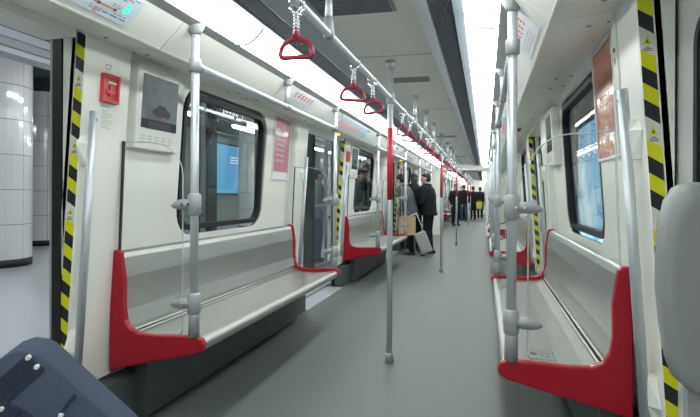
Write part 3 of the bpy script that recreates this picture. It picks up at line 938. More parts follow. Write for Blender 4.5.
SY = [1.855, 2.765, 3.21, 4.47, 4.97, 5.76, 6.5, 6.85, 7.5, 7.9, 9.1, 9.6, 10.3, 10.95, 11.4, 12.2, 12.95, 13.9, 14.4, 15.3, 15.9, 18.6, 19.1, 20.1, 21.2, 22.6, 23.1, 24.2, 25.5]
SR = [0, 14, -12, 55, 22, -28, 30, -20, 15]
st = None
for i, y in enumerate(SY):
    pos = ['before', 'behind'][y > CP[0]]
    l = 'red D shaped hanging strap, %s along the overhead rail from the camera' % ORD[i]
    if st is None: o = st = strap(l); o.location = (RX, y, RZ)
    else: o = clone(st, (RX, y, RZ), l)
    o.rotation_euler = (0, math.radians([0, 4, -3, 2, 5, -4][i % 6]), math.radians(SR[i % len(SR)]))

# ------------------------------------------------------------------ door pillars: grab bars, warning tape, boxes
def bar_pt(sgn, z): return sgn * (Sp(z) - .042)
def grab_bar(sgn, y, label):
    t = thing('grab_bar', label, 'grab bar', (sgn * 1.12, y, 0), 'grab bars beside the doors')
    x0 = sgn * 1.12
    za, zb = .40, 1.58
    bm = NB(); tube(bm, (bar_pt(sgn, za) - x0, 0, za), (bar_pt(sgn, zb) - x0, 0, zb), .0185, seg=14); obj('bar', bm, M['alu'], t)
    for z, d in ((zb - .20, 1), (za + .12, -1)):
        bm = NB()     # curved bracket plate that flares from the bar to the pillar
        L = [(-.02, z - .05 * d), (.02, z - .05 * d), (.055, z + .05 * d), (.02, z + .09 * d), (-.02, z + .09 * d), (-.055, z + .05 * d)]
        hexa(bm, [(sgn * (Sp(zz) - .001) - x0, yy, zz) for yy, zz in L], [(sgn * (Sp(zz) - .034) - x0, yy * .4, zz) for yy, zz in L])
        obj('bracket', bm, M['pillar'], t)
    bm = NB(); z = zb - .04
    tube(bm, (bar_pt(sgn, z) - x0 - sgn * .015, 0, z), (bar_pt(sgn, z) - x0 - sgn * .0205, 0, z), .006, seg=8); obj('screw', bm, M['clamp'], t)
    return t
TAPE = ['B', 'Y', 'B', 'L', 'Y', 'B', 'Y', 'B', 'L', 'Y', 'B', 'Y', 'B', 'L'] + ['Y', 'B'] * 9
def tape(sgn, y, zt, zb, label):
    """warning tape on the jamb that faces the camera"""
    t = thing('warning_tape', label, 'warning tape', (sgn * 1.15, y, 0), 'yellow and black tape on the door pillars')
    x0 = sgn * 1.15; yy = -.0015; wd = .046
    z = zt; sl = .030
    def P(q, zz):      # q 0..1 from aisle edge outwards
        return (sgn * (Sp(zz) + .003 + wd * q) - x0, yy, zz)
    # stripes fall towards +x on both sides
    dz = lambda q: -sl * ((1 - q) if sgn < 0 else q)
    for kind in TAPE:
        h = .078 if kind == 'L' else .057
        if z - h < zb: break
        bm = NB()
        L = [P(0, z + dz(0)), P(1, z + dz(1)), P(1, z - h + dz(1)), P(0, z - h + dz(0))]
        hexa(bm, L, [(a, b + .0012, c) for a, b, c in L])
        st_ = obj({'Y': 'yellow_stripe', 'B': 'black_stripe', 'L': 'white_label'}[kind], bm, M[{'Y': 'yellow', 'B': 'tblack', 'L': 'label'}[kind]], t)
        if kind == 'L':
            c = z - h * .5 - sl * .5; ink = NB(); tri = NB()
            quad(tri, [(P(.5 + a, c + b)[0], yy - .0008, c + b) for a, b in ((-.32, -.012), (.32, -.012), (0, .024))])
            for a, b in ((.16, -.021), (.30, -.027), (.3, -.033)):
                quad(ink, [(P(.5 - a, c + b)[0], yy - .0008, c + b), (P(.5 + a, c + b)[0], yy - .0008, c + b), (P(.5 + a, c + b)[0], yy - .0008, c + b + .003), (P(.5 - a, c + b)[0], yy - .0008, c + b + .003)])
            quad(ink, [(P(.5 + a, c + b)[0], yy - .0012, c + b) for a, b in ((-.12, -.006), (.12, -.006), (0, .010))])
            obj('triangle_print', tri, M['yellow'], st_); obj('label_print', ink, M['ink'], st_)
        z -= h
    return t
tp = {}
for sgn in (-1, 1):
    for i, k in enumerate(BAYS):
        y = k + EDGE[sgn]
        lab = 'yellow and black tape on the pillar before the %s bench on the %s' % (where(i), SIDE[sgn])
        if i == 0: tp[sgn] = tape(sgn, y, 1.95, .33, lab)
        else: clone(tp[sgn], (sgn * 1.15, y, 0), lab)
gb = {}
for sgn in (-1, 1):
    for i, k in enumerate(BAYS):
        for e, y in ((0, k + (2.152 if sgn < 0 else 2.115)), (1, k + DOORC + PER - DH - .13)):
            lab = 'metal grab bar on the pillar %s the %s bench on the %s' % (['just before', 'just past'][e], where(i), SIDE[sgn])
            if i == 0 and e == 0: gb[sgn] = grab_bar(sgn, y, lab)
            else: clone(gb[sgn], (sgn * 1.12, y, 0), lab)

def on(sgn, face, y0, z0, off):
    """reading frame on a side wall: u runs left to right as a passenger reads it"""
    return lambda u, v: (sgn * (face(z0 + v) - off), y0 + (u if sgn < 0 else -u), z0 + v)
def block(bm, fn0, fn1, u0, u1, v0, v1, mi=0):
    hexa(bm, [fn0(u0, v0), fn0(u1, v0), fn0(u1, v1), fn0(u0, v1)], [fn1(u0, v0), fn1(u1, v0), fn1(u1, v1), fn1(u0, v1)], mi)

# red emergency boxes with their notice and pillar number
def emergency_box(k, sgn, y, label):
    o = thing('emergency_box', label, 'emergency box', (0, k, 0), 'red emergency boxes on the left door pillars')
    F = lambda off: on(sgn, Sp, y, 1.642, off)
    bm = NB()
    for a, b, c, d in ((0, .118, 0, .013), (0, .118, .122, .135), (0, .013, .013, .122), (.105, .118, .013, .122)):
        block(bm, F(0), F(.022), a, b, c, d)
    obj('frame', bm, M['boxred'], o)
    bm = NB(); block(bm, F(0), F(.006), .013, .105, .013, .122); obj('window', bm, M['boxred2'], o)
    bm = NB(); block(bm, F(.006), F(.016), .03, .09, .045, .06); block(bm, F(.006), F(.016), .053, .068, .03, .085)
    obj('handle', bm, M['boxred'], o)
    bm = NB(); f = F(.023)
    quad(bm, [f(.03, .092), f(.09, .092), f(.09, .098), f(.03, .098)]); obj('print', bm, M['label'], o)
    bm = NB(); rng = random.Random(9)
    f = on(sgn, Sp, y + .0, 1.50, .0012)
    line_of_glyphs(bm, f, .012, .118, 6, .010, rng)
    for i in range(8): textline(bm, f, .018, .10 - i * .0115, .075 if i % 3 else .05, .0035, rng)
    obj('notice_print', bm, M['paleink'], o)
    bm = NB(); f = on(sgn, Sp, y + .05, 1.802, .0012); add_text(bm, 'C7', f, .036); obj('pillar_number', bm, M['ink'], o)
    return o
eb = emergency_box(0, -1, 2.235, 'red emergency box on the white pillar by the nearest left door')
for i, k in enumerate(BAYS[1:3]):
    clone(eb, (0, k, 0), 'red emergency box on the pillar before the %s bench on the left' % where(i + 1))
# narrow grey call panel on the right pillars
def call_panel(label):
    t = thing('call_panel', label, 'panel', (0, 0, 0), 'narrow call panels on the right door pillars')
    F = lambda off: on(1, Sp, 2.385, 1.62, off)
    bm = NB(); block(bm, F(0), F(.006), 0, .075, 0, .29); obj('plate', bm, M['label'], t)
    bm = NB(); block(bm, F(.006), F(.009), .025, .05, .15, .165); obj('slot', bm, M['ink'], t)
    bm = NB(); f = F(.0075); quad(bm, [f(.028, .10), f(.047, .10), f(.047, .125), f(.028, .125)]); obj('red_mark', bm, M['boxred'], t)
    bm = NB(); rng = random.Random(4); f = on(1, Sp, 2.385, 1.49, .0012)
    line_of_glyphs(bm, f, .005, .10, 4, .014, rng)
    for i in range(6): textline(bm, f, .0, .08 - i * .013, .06, .004, rng)
    obj('notice_print', bm, M['paleink'], t)
    return t
cpn = call_panel('narrow pale call panel on the nearest right pillar above the grab bar')
clone(cpn, (0, PER, 0), 'narrow pale call panel on the second right pillar beside its warning tape')

# television monitors
def monitor(sgn, ya, label):
    """ya: y of its left edge as read"""
    t = thing('tv_monitor', label, 'television', (0, 0, 0), 'wall televisions beside the windows')
    F = lambda off: on(sgn, Sw, ya, 1.445, off)
    W_, H_ = .45, .45
    bm = NB(); block(bm, F(0), F(.055), 0, W_, 0, H_)
    obj('housing', bm, M['white'], t, bevel=.008)
    bm = NB(); block(bm, F(.055), F(.057), .045, .385, .115, .405)
    obj('screen', bm, M['tvback'], t)
    bm = NB(); f = F(.0578); 
    quad(bm, [f(.045, .115), f(.385, .115), f(.385, .165), f(.045, .165)])
    obj('screen_band', bm, M['tvlow'], t)
    bm = NB(); f = F(.0584)
    c = [(.11, .205), (.13, .19), (.16, .19), (.17, .182), (.19, .19), (.24, .19), (.255, .182), (.27, .19), (.285, .205), (.28, .225), (.25, .232), (.225, .252), (.165, .252), (.14, .232), (.115, .225)]
    bm.faces.new([bm.verts.new(f(q[0] + .03, q[1])) for q in c]); quad(bm, [f(.11, .12), f(.33, .12), f(.33, .158), f(.11, .158)])
    obj('screen_picture', bm, M['tvcar'], t)
    bm = NB()
    for i in range(5):
        for j in range(3): block(bm, F(.055), F(.056), .045 + i * .065, .09 + i * .065, .035 + j * .016, .045 + j * .016)
    obj('speaker_slot', bm, M['speak'], t)
    return t
tl = monitor(-1, 2.52, 'wall television showing a dark car, beside the nearest left window')
for i, k in enumerate(BAYS[1:3]): clone(tl, (0, k, 0), 'wall television beside the window over the %s left bench' % where(i + 1))
tr_ = monitor(1, 4.95, 'wall television at the far end of the nearest right window, seen edge on')
clone(tr_, (0, PER, 0), 'wall television at the far end of the second right window')

# posters beside the windows
def poster(sgn, ya, w_, z0, h_, label, m, style):
    t = thing('poster', label, 'poster', (0, 0, 0), 'framed posters on the car walls')
    F = lambda off: on(sgn, Sw, ya, z0, off)
    bm = NB()
    for a, b, c, d in ((0, w_, 0, .014), (0, w_, h_ - .014, h_), (0, .014, .014, h_ - .014), (w_ - .014, w_, .014, h_ - .014)):
        block(bm, F(0), F(.012), a, b, c, d)
    obj('frame', bm, M['white'], t)
    bm = NB(); block(bm, F(0), F(.005), .014, w_ - .014, .014, h_ - .014); sh = obj('sheet', bm, M[m], t)
    rng = random.Random(len(label)); f = F(.0058)
    if style == 'text':
        bm = NB()
        quad(bm, [f(.014, .014), f(w_ - .014, .014), f(w_ - .014, .075), f(.014, .075)])
        for i in range(5): line_of_glyphs(bm, f, .07, .36 - i * .048, 8, .022, rng)
        # pale curling figure above the lines
        cv = [(.06, .44), (.10, .455), (.15, .435), (.20, .425), (.235, .45), (.245, .49), (.255, .51)]
        for (a, b), (c, d) in zip(cv[:-1], cv[1:]): quad(bm, [f(a, b), f(c, d), f(c, d + .02), f(a, b + .02)])
        obj('poster_print', bm, M['paper'], sh)
        bm = NB(); f = F(.0064); textline(bm, f, .10, .04, w_ - .2, .012, rng); obj('poster_foot_print', bm, M['mapblue'], sh)
    else:
        bm = NB()
        for i in range(3): line_of_glyphs(bm, f, .10, .36 - i * .10, 4, .055, rng)
        for i in range(9):
            a = i * .05; quad(bm, [f(.03 + a * .9, .06 + .02 * math.sin(i)), f(.06 + a * .9, .05), f(.06 + a * .9, .09 + .03 * math.sin(i * 2)), f(.03 + a * .9, .10)])
        quad(bm, [f(.03, .50), f(w_ - .03, .50), f(w_ - .03, .53), f(.03, .53)])
        obj('poster_print', bm, M['gold'], sh)
    return t
p1 = poster(-1, 4.57, .40, 1.335, .58, 'pink red poster with white text at the far end of the nearest left window', 'poster_pink', 'text')
for i, k in enumerate(BAYS[1:3]): clone(p1, (0, k, 0), 'pink red poster past the window over the %s left bench' % where(i + 1))
p2 = poster(1, 3.07, .45, 1.375, .56, 'shiny red and gold poster on the right wall beside the nearest window', 'poster_red', 'red')
clone(p2, (0, PER, 0), 'red poster on the right wall over the second right bench')

# route map displays over the doors and card adverts on the cornices
def route_map(sgn, lit, label):
    t = thing('route_map', label, 'route map', (0, 0, 0), 'route maps over the doors')
    ya = DOORC - .76 if sgn < 0 else DOORC + .70; W_ = 1.46
    F = lambda off: (lambda u, v: cor(sgn, ya + (u if sgn < 0 else -u), .92 - v, off))
    bm = NB(); block(bm, F(.0), F(.004), 0, W_, .06, .86); obj('sheet', bm, M['mapblue'], t)
    f = F(.005); rng = random.Random(11)
    bm = NB(); y0 = .34
    if lit: quad(bm, [f(.08, y0 - .04), f(.85, y0 - .04), f(.85, y0 + .04), f(.08, y0 + .04)])
    else: quad(bm, [f(.08, y0 - .022), f(1.34, y0 - .022), f(1.34, y0 + .022), f(.08, y0 + .022)])
    obj('route_line', bm, M['ledred' if lit else 'orange'], t)
    bm = NB(); f2 = F(.0056)
    for i in range(14):
        u = .1 + i * 1.24 / 13
        quad(bm, [f2(u + .010 * math.cos(q * PI / 4), y0 + .045 * math.sin(q * PI / 4)) for q in range(8)])
        v = .46 if i % 2 else .20
        line_of_glyphs(bm, f, u - .03, v, 3, .022, rng); textline(bm, f, u - .03, v - .05, .07, .014, rng)
    for i in range(3): textline(bm, f, 1.26 - i * .03, .78 - i * .06, .17, .02, rng)
    line_of_glyphs(bm, f, 1.345, .245, 3, .024, rng); textline(bm, f, 1.29, .17, .15, .025, rng)
    o = obj('station_print', bm, M['ink'], t); o['kind'] = 'stuff'
    bm = NB(); u = 1.24
    quad(bm, [f2(u, .09), f2(u + .022, .09), f2(u + .022, .22), f2(u, .22)]); obj('interchange_mark', bm, M['pink'], t)
    bm = NB(); u = 1.392
    bm.faces.new([bm.verts.new(f2(u + a, b)) for a, b in ((-.013, .62), (.013, .62), (.013, .46), (.028, .46), (0, .33), (-.028, .46), (-.013, .46))])
    obj('green_arrow', bm, M['ledgreen'], t)
    return t
for sgn in (-1, 1):
    a = route_map(sgn, False, 'pale blue route map with a thin line over the nearest door on the %s' % SIDE[sgn])
    b = route_map(sgn, True, 'pale blue route map with a glowing red line over the second door on the %s' % SIDE[sgn]); b.location = (0, PER, 0)
    for i, k in enumerate((9.5, 14.25)): clone(b, (0, k, 0), 'route map with a glowing red line over the %s door on the %s' % (ORD[i + 2], SIDE[sgn]))
def cornice_card(sgn, ya, label):
    t = thing('cornice_card', label, 'advert card', (0, 0, 0), 'advert cards on the cornices')
    W_ = .56
    F = lambda off: (lambda u, v: cor(sgn, ya + (u if sgn < 0 else -u), .94 - v, off))
    bm = NB(); block(bm, F(0), F(.004), 0, W_, .04, .86); obj('card', bm, M['paper'], t)
    bm = NB(); f = F(.005); rng = random.Random(21)
    for i in range(6): glyph(bm, lambda u, v: f(u, .5 + (v - .48) * 6), (.06 + i * .075), .48, .045, rng)
    obj('red_lettering', bm, M['boxred'], t)
    bm = NB()
    for i in range(3): textline(bm, f, .08, .34 - i * .09, .36, .025, rng)
    obj('fine_print', bm, M['paleink'], t)
    return t
c1 = cornice_card(-1, 3.94, 'white card with red characters on the cornice over the nearest left bench')
clone(c1, (0, PER, 0), 'white advert card on the cornice over the second left bench')
c2 = cornice_card(1, 3.0, 'white card with red characters on the cornice over the nearest right bench')
clone(c2, (0, PER, 0), 'white advert card on the cornice over the second right bench')

# amber door lamps under the cornice
def door_lamp(sgn, y, label):
    q = .98; z = C2[1] + (C3[1] - C2[1]) * (q - C2[0]) / (C3[0] - C2[0])
    t = thing('door_lamp', label, 'indicator lamp', (sgn * q, y, z), 'indicator lamps at the doors')
    bm = NB(); lathe(bm, [(.027, -.012), (.030, -.004), (.030, .008)], seg=12); obj('bezel', bm, M['clamp'], t)
    bm = NB(); ball(bm, (0, 0, -.014), (.023, .023, .022), 10, 6); obj('lens', bm, M['amber'] if sgn < 0 else M['boxred'], t)
    return t
dl = door_lamp(-1, 5.98, 'glowing amber lamp under the second left route map')
for i, l in enumerate(('glowing amber lamp under the third left route map', 'glowing amber lamp under the last left route map before the gangway')):
    clone(dl, dl.location + Vector((0, PER * (i + 1), 0)), l)
door_lamp(1, 5.98, 'small red lamp under the second right route map')

# ------------------------------------------------------------------ things at the edges of the frame
def foreground_seat():
    t = thing('moulded_seat', 'smooth grey moulded seat back cut off by the right edge of the picture', 'seat', (.0, 1.30, 0))
    # shell outline in (x, z): rounded top corner, side that tapers to the bottom
    left = [(1.09, .775), (1.062, .785), (1.036, .81), (1.022, .85), (1.010, .92), (1.003, 1.0), (1.003, 1.07), (1.008, 1.14), (1.018, 1.19), (1.034, 1.218), (1.058, 1.230)]
    right = [(1.20, 1.232), (1.213, 1.22), (1.218, 1.19), (1.218, .80), (1.21, .78), (1.195, .775)]
    L = left + right
    bm = NB()
    def sc(q, f): cx, cz = 1.125, 1.0; return (cx + (q[0] - cx) * f, cz + (q[1] - cz) * f)
    rows = [(.96, .045), (1.0, .03), (1.0, .0), (.985, -.016), (.94, -.026), (.80, -.031)]
    V = [[bm.verts.new((sc(q, f)[0], y, sc(q, f)[1])) for q in L] for f, y in rows]
    for A, B in zip(V[:-1], V[1:]):
        for i in range(len(L)):
            f = bm.faces.new((A[i], A[(i + 1) % len(L)], B[(i + 1) % len(L)], B[i])); f.smooth = True
    f = bm.faces.new(V[-1]); f.smooth = True; bm.faces.new(V[0])
    obj('seat_back', bm, M['seatgrey'], t)
    bm = NB(); bx(bm, .96, 1.21, -.36, .03, .41, .455); obj('seat_pan', bm, M['seatgrey'], t, bevel=.015)
    bm = NB(); bx(bm, 1.07, 1.17, .030, .06, .43, 1.0); obj('back_stay', bm, M['clamp'], t)
    bm = NB(); bx(bm, 1.07, 1.17, -.20, .06, 0, .42); obj('pedestal', bm, M['clamp'], t)
    return t
foreground_seat()

def navy_bag():
    t = thing('navy_bag', 'dark navy canvas bag with pale studs at lower left corner', 'bag', (-.92, 1.62, 0))
    # slumped body: outline in its own plane (u across, z up), thick along v; front faces the camera
    rz = math.radians(28)
    cu, su = math.cos(rz), math.sin(rz)
    def W(u, v, z): return (u * cu - v * su, u * su + v * cu, z)
    out = [(-.20, .0), (.44, .0), (.49, .06), (.47, .17), (.40, .275), (.314, .370), (.165, .527), (.085, .612), (.045, .652), (.022, .665), (-.022, .674), (-.05, .664), (-.125, .606), (-.18, .555), (-.24, .47), (-.25, .30), (-.23, .10)]
    bm = NB()
    rows = [(-.105, .965), (-.09, .988), (-.04, 1.0), (.04, 1.0), (.09, .98), (.105, .93)]
    V = []
    for v, f in rows:
        V.append([bm.verts.new(W(u * f, v, max(0.0, .30 + (z - .30) * f) if z > 0 else 0)) for u, z in out])
    n = len(out)
    for A, B in zip(V[:-1], V[1:]):
        for i in range(n):
            f = bm.faces.new((A[i], A[(i + 1) % n], B[(i + 1) % n], B[i])); f.smooth = True
    for f in (bm.faces.new(list(reversed(V[0]))), bm.faces.new(V[-1])): f.smooth = True
    body = obj('bag_body', bm, M['navy'], t)
    # overlay strips on the front: top band, seam, strap, studs
    def strip(name, pts, wd, m, v0=-.178, par=None, th=.012):
        bm = NB()
        for (a, b), (c, d) in zip(pts[:-1], pts[1:]):
            du, dz = c - a, d - b; l = math.hypot(du, dz); nu, nz = -dz / l * wd / 2, du / l * wd / 2
            L = [(a + nu, b + nz), (c + nu, d + nz), (c - nu, d - nz), (a - nu, b - nz)]
            hexa(bm, [W(u, v0, z) for u, z in L], [W(u, v0 + th, z) for u, z in L])
        return obj(name, bm, m, par or t, bevel=.003)
    strip('top_band', [(.035, .628), (-.045, .555), (-.13, .475), (-.19, .405)], .08, M['navy2'], v0=-.111)
    strip('seam', [(.158, .505), (.135, .48), (.113, .445), (.04, .34)], .012, M['navy2'], v0=-.111)
    strip('lower_strap', [(-.20, .535), (-.10, .50), (-.02, .45), (.06, .385), (.15, .30)], .05, M['navy2'], v0=-.113)
    for u, z in ((.038, .612), (.012, .645), (-.067, .480), (.113, .440), (.30, .22)):
        bm = NB(); a = Vector(W(u, -.106, z)); b = Vector(W(u, -.122, z)); tube(bm, a, b, .010, .007, seg=10)
        obj('stud', bm, M['label'], t)['label'] = 'pale metal stud'
    return t
navy_bag()

# ------------------------------------------------------------------ people
MODS = []
def capsule(bm, a, b, r0, r1, n=10, flat=1.0):
    ball(bm, a, r0, n, 7); ball(bm, b, r1, n, 7); tube(bm, a, b, r0, r1, seg=n)
def loft(bm, rows, seg=14):
    """closed stack of ellipses (centre, rx, ry)"""
    R = []
    for (c, rx, ry) in rows:
        R.append([bm.verts.new((c[0] + rx * math.cos(2 * PI * k / seg), c[1] + ry * math.sin(2 * PI * k / seg), c[2])) for k in range(seg)])
    for A, B in zip(R[:-1], R[1:]):
        for k in range(seg): bm.faces.new((A[k], A[(k + 1) % seg], B[(k + 1) % seg], B[k]))
    bm.faces.new(list(reversed(R[0]))); bm.faces.new(R[-1])
def fuse(name, bm, m, parent, vox, smooth=4):
    o = obj(name, bm, m, parent)
    r = o.modifiers.new('fuse', 'REMESH'); r.mode = 'VOXEL'; r.voxel_size = vox; r.use_smooth_shade = True
    s = o.modifiers.new('soft', 'SMOOTH'); s.factor = .5; s.iterations = smooth
    MODS.append(o); return o

def person(label, loc, face, H=1.68, lean=0.0, coat='jblack', legs='trous', long_coat=False, arms=None, stride=.0, head_turn=0.0, fine=True, hairlen='short', group=None, bulk=1.0):
    """face: heading in degrees, 0 looks along +Y, 90 looks along -X"""
    t = thing('person', label, 'person', loc, group)
    t.rotation_euler = (0, 0, math.radians(face)); k = H / 1.70
    t.scale = (k, k, k)
    hipz = .90; ca, sa = math.cos(lean), math.sin(lean)
    def U(x, y, z):           # upper body joint, leaned forward about the hips
        dy, dz = y, z - hipz
        return Vector((x, dy * ca + dz * sa, hipz - dy * sa + dz * ca))
    A = dict(L=((-.20, 0, 1.375), (-.265, -.03, 1.10), (-.24, .08, .86)), R=((.20, 0, 1.375), (.265, -.03, 1.10), (.24, .08, .86)))
    if arms: A.update(arms)
    vox = .009 if fine else .016
    J = {}
    for sd, sx in (('L', -1), ('R', 1)):
        J[sd] = dict(sh=U(*A[sd][0]), el=U(*A[sd][1]), wr=U(*A[sd][2]), hip=Vector((sx * .09, 0, .90)),
                     kn=Vector((sx * .10, .02 + stride * .5 * sx, .49)), an=Vector((sx * .105, -.02 + stride * sx, .085)))
    # body: head, neck, trunk, arms, five-fingered hands, legs in one skin
    bm = NB()
    ht = math.radians(head_turn)
    def Hd(x, y, z):
        x2 = x * math.cos(ht) - y * math.sin(ht); y2 = x * math.sin(ht) + y * math.cos(ht)
        return U(x2, y2 + .02, z)
    ball(bm, Hd(0, .005, 1.600), (.076, .094, .100), 16, 12)
    ball(bm, Hd(0, .022, 1.535), (.060, .072, .062), 14, 10)
    ball(bm, Hd(0, .065, 1.508), (.026, .026, .020), 8, 6)            # chin
    capsule(bm, Hd(0, .096, 1.592), Hd(0, .112, 1.560), .008, .013, 8)  # nose
    for sx in (-1, 1):
        ball(bm, Hd(sx * .078, -.005, 1.572), (.010, .020, .032), 8, 6)  # ears
    capsule(bm, U(0, -.005, 1.40), U(0, .012, 1.53), .056, .052)
    loft(bm, [(U(0, 0, .86), .15, .105), (U(0, 0, 1.0), .14, .10), (U(0, 0, 1.2), .165, .11), (U(0, 0, 1.36), .17, .095), (U(0, 0, 1.42), .08, .06)])
    for sd, sx in (('L', -1), ('R', 1)):
        j = J[sd]
        capsule(bm, j['sh'], j['el'], .046, .037); capsule(bm, j['el'], j['wr'], .037, .026)
        d = (j['wr'] - j['el']).normalized(); q = d.cross(Vector((sx, 0, 0)))
        q = q.normalized() if q.length > .1 else Vector((0, 1, 0)); pn = d.cross(q)
        if fine:
            palm = j['wr'] + d * .05
            capsule(bm, j['wr'] + d * .012 - q * .006, palm + d * .03, .024, .028, 8)
            for f in range(4):
                o_ = q * (.030 - .020 * f); l = (.030, .036, .033, .025)[f]
                a0 = palm + d * .036 + o_; a1 = a0 + d * l + pn * -.008 * sx; a2 = a1 + d * l * .6 + pn * -.022 * sx
                capsule(bm, a0, a1, .0098, .009, 6); capsule(bm, a1, a2, .009, .0078, 6)
            a0 = j['wr'] + d * .03 + q * .026; a1 = a0 + d * .03 + q * .026; a2 = a1 + d * .03 + q * .004
            capsule(bm, a0, a1, .0115, .0105, 6); capsule(bm, a1, a2, .0105, .009, 6)
        else:
            capsule(bm, j['wr'] + d * .02, j['wr'] + d * .10, .026, .018, 8)
            capsule(bm, j['wr'] + d * .03 + q * .02, j['wr'] + d * .07 + q * .04, .011, .010, 6)
        capsule(bm, j['hip'], j['kn'], .082, .056); capsule(bm, j['kn'], j['an'], .054, .038)
        capsule(bm, j['an'], j['an'] + Vector((0, .12, -.045)), .036, .026)
    body = fuse('body', bm, M['skin'], t, vox, 2)
    # face
    if fine:
        for sx in (-1, 1):
            bm = NB(); ball(bm, Hd(sx * .030, .083, 1.600), (.013, .008, .007), 8, 6); obj('eye', bm, M['eye'], body)
            bm = NB(); pipe(bm, [Hd(sx * .014, .092, 1.622), Hd(sx * .032, .090, 1.627), Hd(sx * .05, .078, 1.621)], .0045, 6); obj('eyebrow', bm, M['hair'], body)
        bm = NB(); pipe(bm, [Hd(-.022, .084, 1.533), Hd(0, .093, 1.535), Hd(.022, .084, 1.533)], .006, 6); obj('mouth', bm, M['lip'], body)
    # hair
    bm = NB()
    ball(bm, Hd(0, -.014, 1.632), (.084, .096, .086), 16, 12); ball(bm, Hd(0, -.045, 1.575), (.078, .064, .075), 14, 10)
    ball(bm, Hd(0, .062, 1.664), (.056, .036, .028), 10, 8)
    if hairlen == 'long': capsule(bm, Hd(0, -.075, 1.56), Hd(0, -.10, 1.36), .068, .06, 12)
    fuse('hair', bm, M['hair'], t, .010 if fine else .016, 2)
    # coat
    bm = NB(); hem = .48 if long_coat else .80
    rows = [(U(0, .0, .90 - .0), .185, .138), (U(0, 0, 1.0), .180, .138), (U(0, .008, 1.12), .190, .145), (U(0, .006, 1.25), .205, .145), (U(0, 0, 1.36), .205, .118), (U(0, -.006, 1.425), .13, .085), (U(0, 0, 1.462), .074, .072)]
    low = [(Vector((0, 0, hem)), .20 if long_coat else .195, .155)]
    loft(bm, [(c_, a_ * bulk, b_ * bulk) for c_, a_, b_ in low + rows[:-2]] + rows[-2:])
    for sd in 'LR':
        j = J[sd]
        capsule(bm, j['sh'] + Vector((0, 0, -.005)), j['el'], .074 * bulk, .060 * bulk, 12); capsule(bm, j['el'], j['el'].lerp(j['wr'], .93), .059 * bulk, .043 * bulk, 12)
    ct = fuse('jacket', bm, M[coat], t, .012 if fine else .018, 2)
    if fine:
        bm = NB(); pipe(bm, [U(.088 * math.cos(a), .0 + .082 * math.sin(a), 1.455 + .012 * math.sin(a)) for a in [2 * PI * i / 14 for i in range(14)]], .020, 8, closed=True)
        obj('collar', bm, M[coat], ct)
    # trousers
    bm = NB()
    loft(bm, [(Vector((0, 0, .80)), .165, .12), (Vector((0, 0, .90)), .165, .125), (U(0, 0, .99), .155, .115)])
    for sd in 'LR':
        j = J[sd]
        capsule(bm, j['hip'] - Vector((0, 0, .03)), j['kn'], .098, .072, 12); capsule(bm, j['kn'], j['an'] + Vector((0, 0, .0)), .070, .058, 12)
    fuse('trousers', bm, M[legs], t, .012 if fine else .018, 2)
    for sd in 'LR':
        a = J[sd]['an']
        bm = NB()
        loft(bm, [(Vector((a.x, a.y + .065, 0)), .048, .135), (Vector((a.x, a.y + .065, .022)), .050, .138), (Vector((a.x, a.y + .05, .055)), .044, .115), (Vector((a.x, a.y + .01, .095)), .040, .062)], 12)
        obj('shoe', bm, M['shoe'], t, smooth=True)
    return t

G = None
# three riders by the third left door
person('man in black jacket facing left beside the pale suitcase', (-.49, 11.32, 0), 78, 1.66, lean=.06, coat='jblack',
       arms=dict(L=((-.19, .02, 1.37), (-.25, .05, 1.10), (-.10, .26, .98)), R=((.19, .02, 1.37), (.26, .03, 1.09), (.17, .27, 1.00))), head_turn=6, bulk=1.22)
person('man in grey leather jacket leaning forward, holding the kraft paper bag', (-.82, 11.02, 0), 75, 1.66, lean=.30, coat='jleather',
       arms=dict(L=((-.19, .02, 1.37), (-.26, .0, 1.10), (-.25, .02, .86)), R=((.19, .02, 1.37), (.24, .10, 1.12), (.20, .30, 1.02))), head_turn=-25, stride=.05, bulk=1.15)
person('long haired woman in dark coat, back turned, behind the leaning man', (-.84, 11.66, 0), 10, 1.66, coat='jnavy', hairlen='long', head_turn=0)
# riders beyond the gangway
person('man in dark coat and pale face standing leftmost beyond the gangway', (-.50, 22.2, 0), 215, 1.64, coat='jblack', fine=False, long_coat=True)
person('man in black coat with hood, back turned, middle of the far group', (-.33, 26.4, 0), 20, 1.70, coat='jblack', legs='jeans', fine=False)
person('rider in dark coat behind the middle man of the far group', (-.44, 27.1, 0), 160, 1.64, coat='jnavy', fine=False)
person('rider in long black coat beside the yellow bag in the far group', (.07, 27.5, 0), 30, 1.64, coat='jblack', long_coat=True, fine=False)
person('rider in long black coat, rightmost of the far group', (.39, 29.5, 0), 10, 1.64, coat='jblack', long_coat=True, stride=.08, fine=False)
# people waiting on the platform
person('person in blue jeans standing on the platform outside the second left door', (-2.28, 9.35, 0), -60, 1.66, coat='jgrey', legs='jeans', fine=False)
person('person in grey coat on the platform seen through the second left window', (-2.45, 13.3, 0), -90, 1.74, coat='jgrey', fine=False)

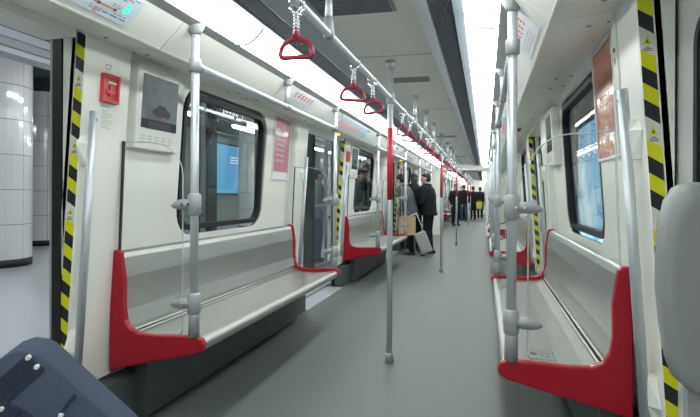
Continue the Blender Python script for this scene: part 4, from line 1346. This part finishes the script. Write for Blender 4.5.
# what they carry
def kraft_bag():
    t = thing('paper_bag', 'brown kraft paper bag hanging from the leaning man\'s hand', 'bag', (-.85, 10.72, .41))
    t.rotation_euler = (0, 0, math.radians(22))
    bm = NB(); w2, d2, h = .16, .055, .37
    hexa(bm, [(-w2 * .97, -d2, 0), (w2 * .97, -d2, 0), (w2 * .97, d2, 0), (-w2 * .97, d2, 0)], [(-w2, -d2 * .8, h), (w2, -d2 * .8, h), (w2, d2 * .8, h), (-w2, d2 * .8, h)])
    obj('bag_body', bm, M['kraft'], t)
    for y in (-.045, .045):
        bm = NB(); pipe(bm, [(-.06, y, h - .03), (-.055, y * .8, h + .05), (-.02, y * .4, h + .095), (.02, y * .4, h + .095), (.055, y * .8, h + .05), (.06, y, h - .03)], .004, 6)
        obj('cord_handle', bm, M['kraft'], t)
    bm = NB(); quad(bm, [(-.05, -.056, .16), (.05, -.056, .16), (.05, -.0535, .23), (-.05, -.0535, .23)]); obj('bag_print', bm, M['orange'], t)
kraft_bag()
def suitcase():
    t = thing('suitcase', 'pale grey suitcase standing tilted beside the man in the black jacket', 'suitcase', (-.44, 10.80, 0))
    t.rotation_euler = (math.radians(0), math.radians(-22), math.radians(15))
    bm = NB(); bx(bm, -.11, .12, -.09, .09, .075, .50); obj('case_body', bm, M['case'], t, bevel=.03)
    bm = NB(); bx(bm, -.113, .123, -.006, .006, .09, .485); obj('zip', bm, M['clamp'], t)
    bm = NB()
    for x in (-.10, .10): tube(bm, (x, .06, .50), (x, .06, .86), .008, seg=8)
    tube(bm, (-.115, .06, .865), (.115, .06, .865), .013, seg=8); obj('pull_handle', bm, M['alu'], t)
    for x in (-.10, .12):
        for y in (-.06, .06):
            bm = NB(); tube(bm, (x, y - .012, .045), (x, y + .012, .045), .038, seg=12); obj('wheel', bm, M['black'], t)
suitcase()
def yellow_bag():
    t = thing('yellow_bag', 'yellow bag carried in the far group beyond the gangway', 'bag', (.37, 27.35, .55))
    bm = NB(); hexa(bm, [(-.13, -.05, 0), (.13, -.05, 0), (.13, .05, 0), (-.13, .05, 0)], [(-.15, -.03, .34), (.15, -.03, .34), (.15, .03, .34), (-.15, .03, .34)])
    obj('bag_body', bm, M['yellowbag'], t, bevel=.01)
    bm = NB(); pipe(bm, [(-.07, 0, .32), (-.05, 0, .42), (.05, 0, .42), (.07, 0, .32)], .008, 6); obj('bag_handle', bm, M['yellowbag'], t)
yellow_bag()

for o in COL.objects:
    if any(q in o.name for q in ('print', 'lettering', 'slot', 'lock_screw')): o['kind'] = 'stuff'

# settle the fused bodies and clothes into plain meshes
dg = bpy.context.evaluated_depsgraph_get()
new = [(o, bpy.data.meshes.new_from_object(o.evaluated_get(dg))) for o in MODS]
for o, me in new:
    o.modifiers.clear(); o.data = me
    for p in me.polygons: p.use_smooth = True
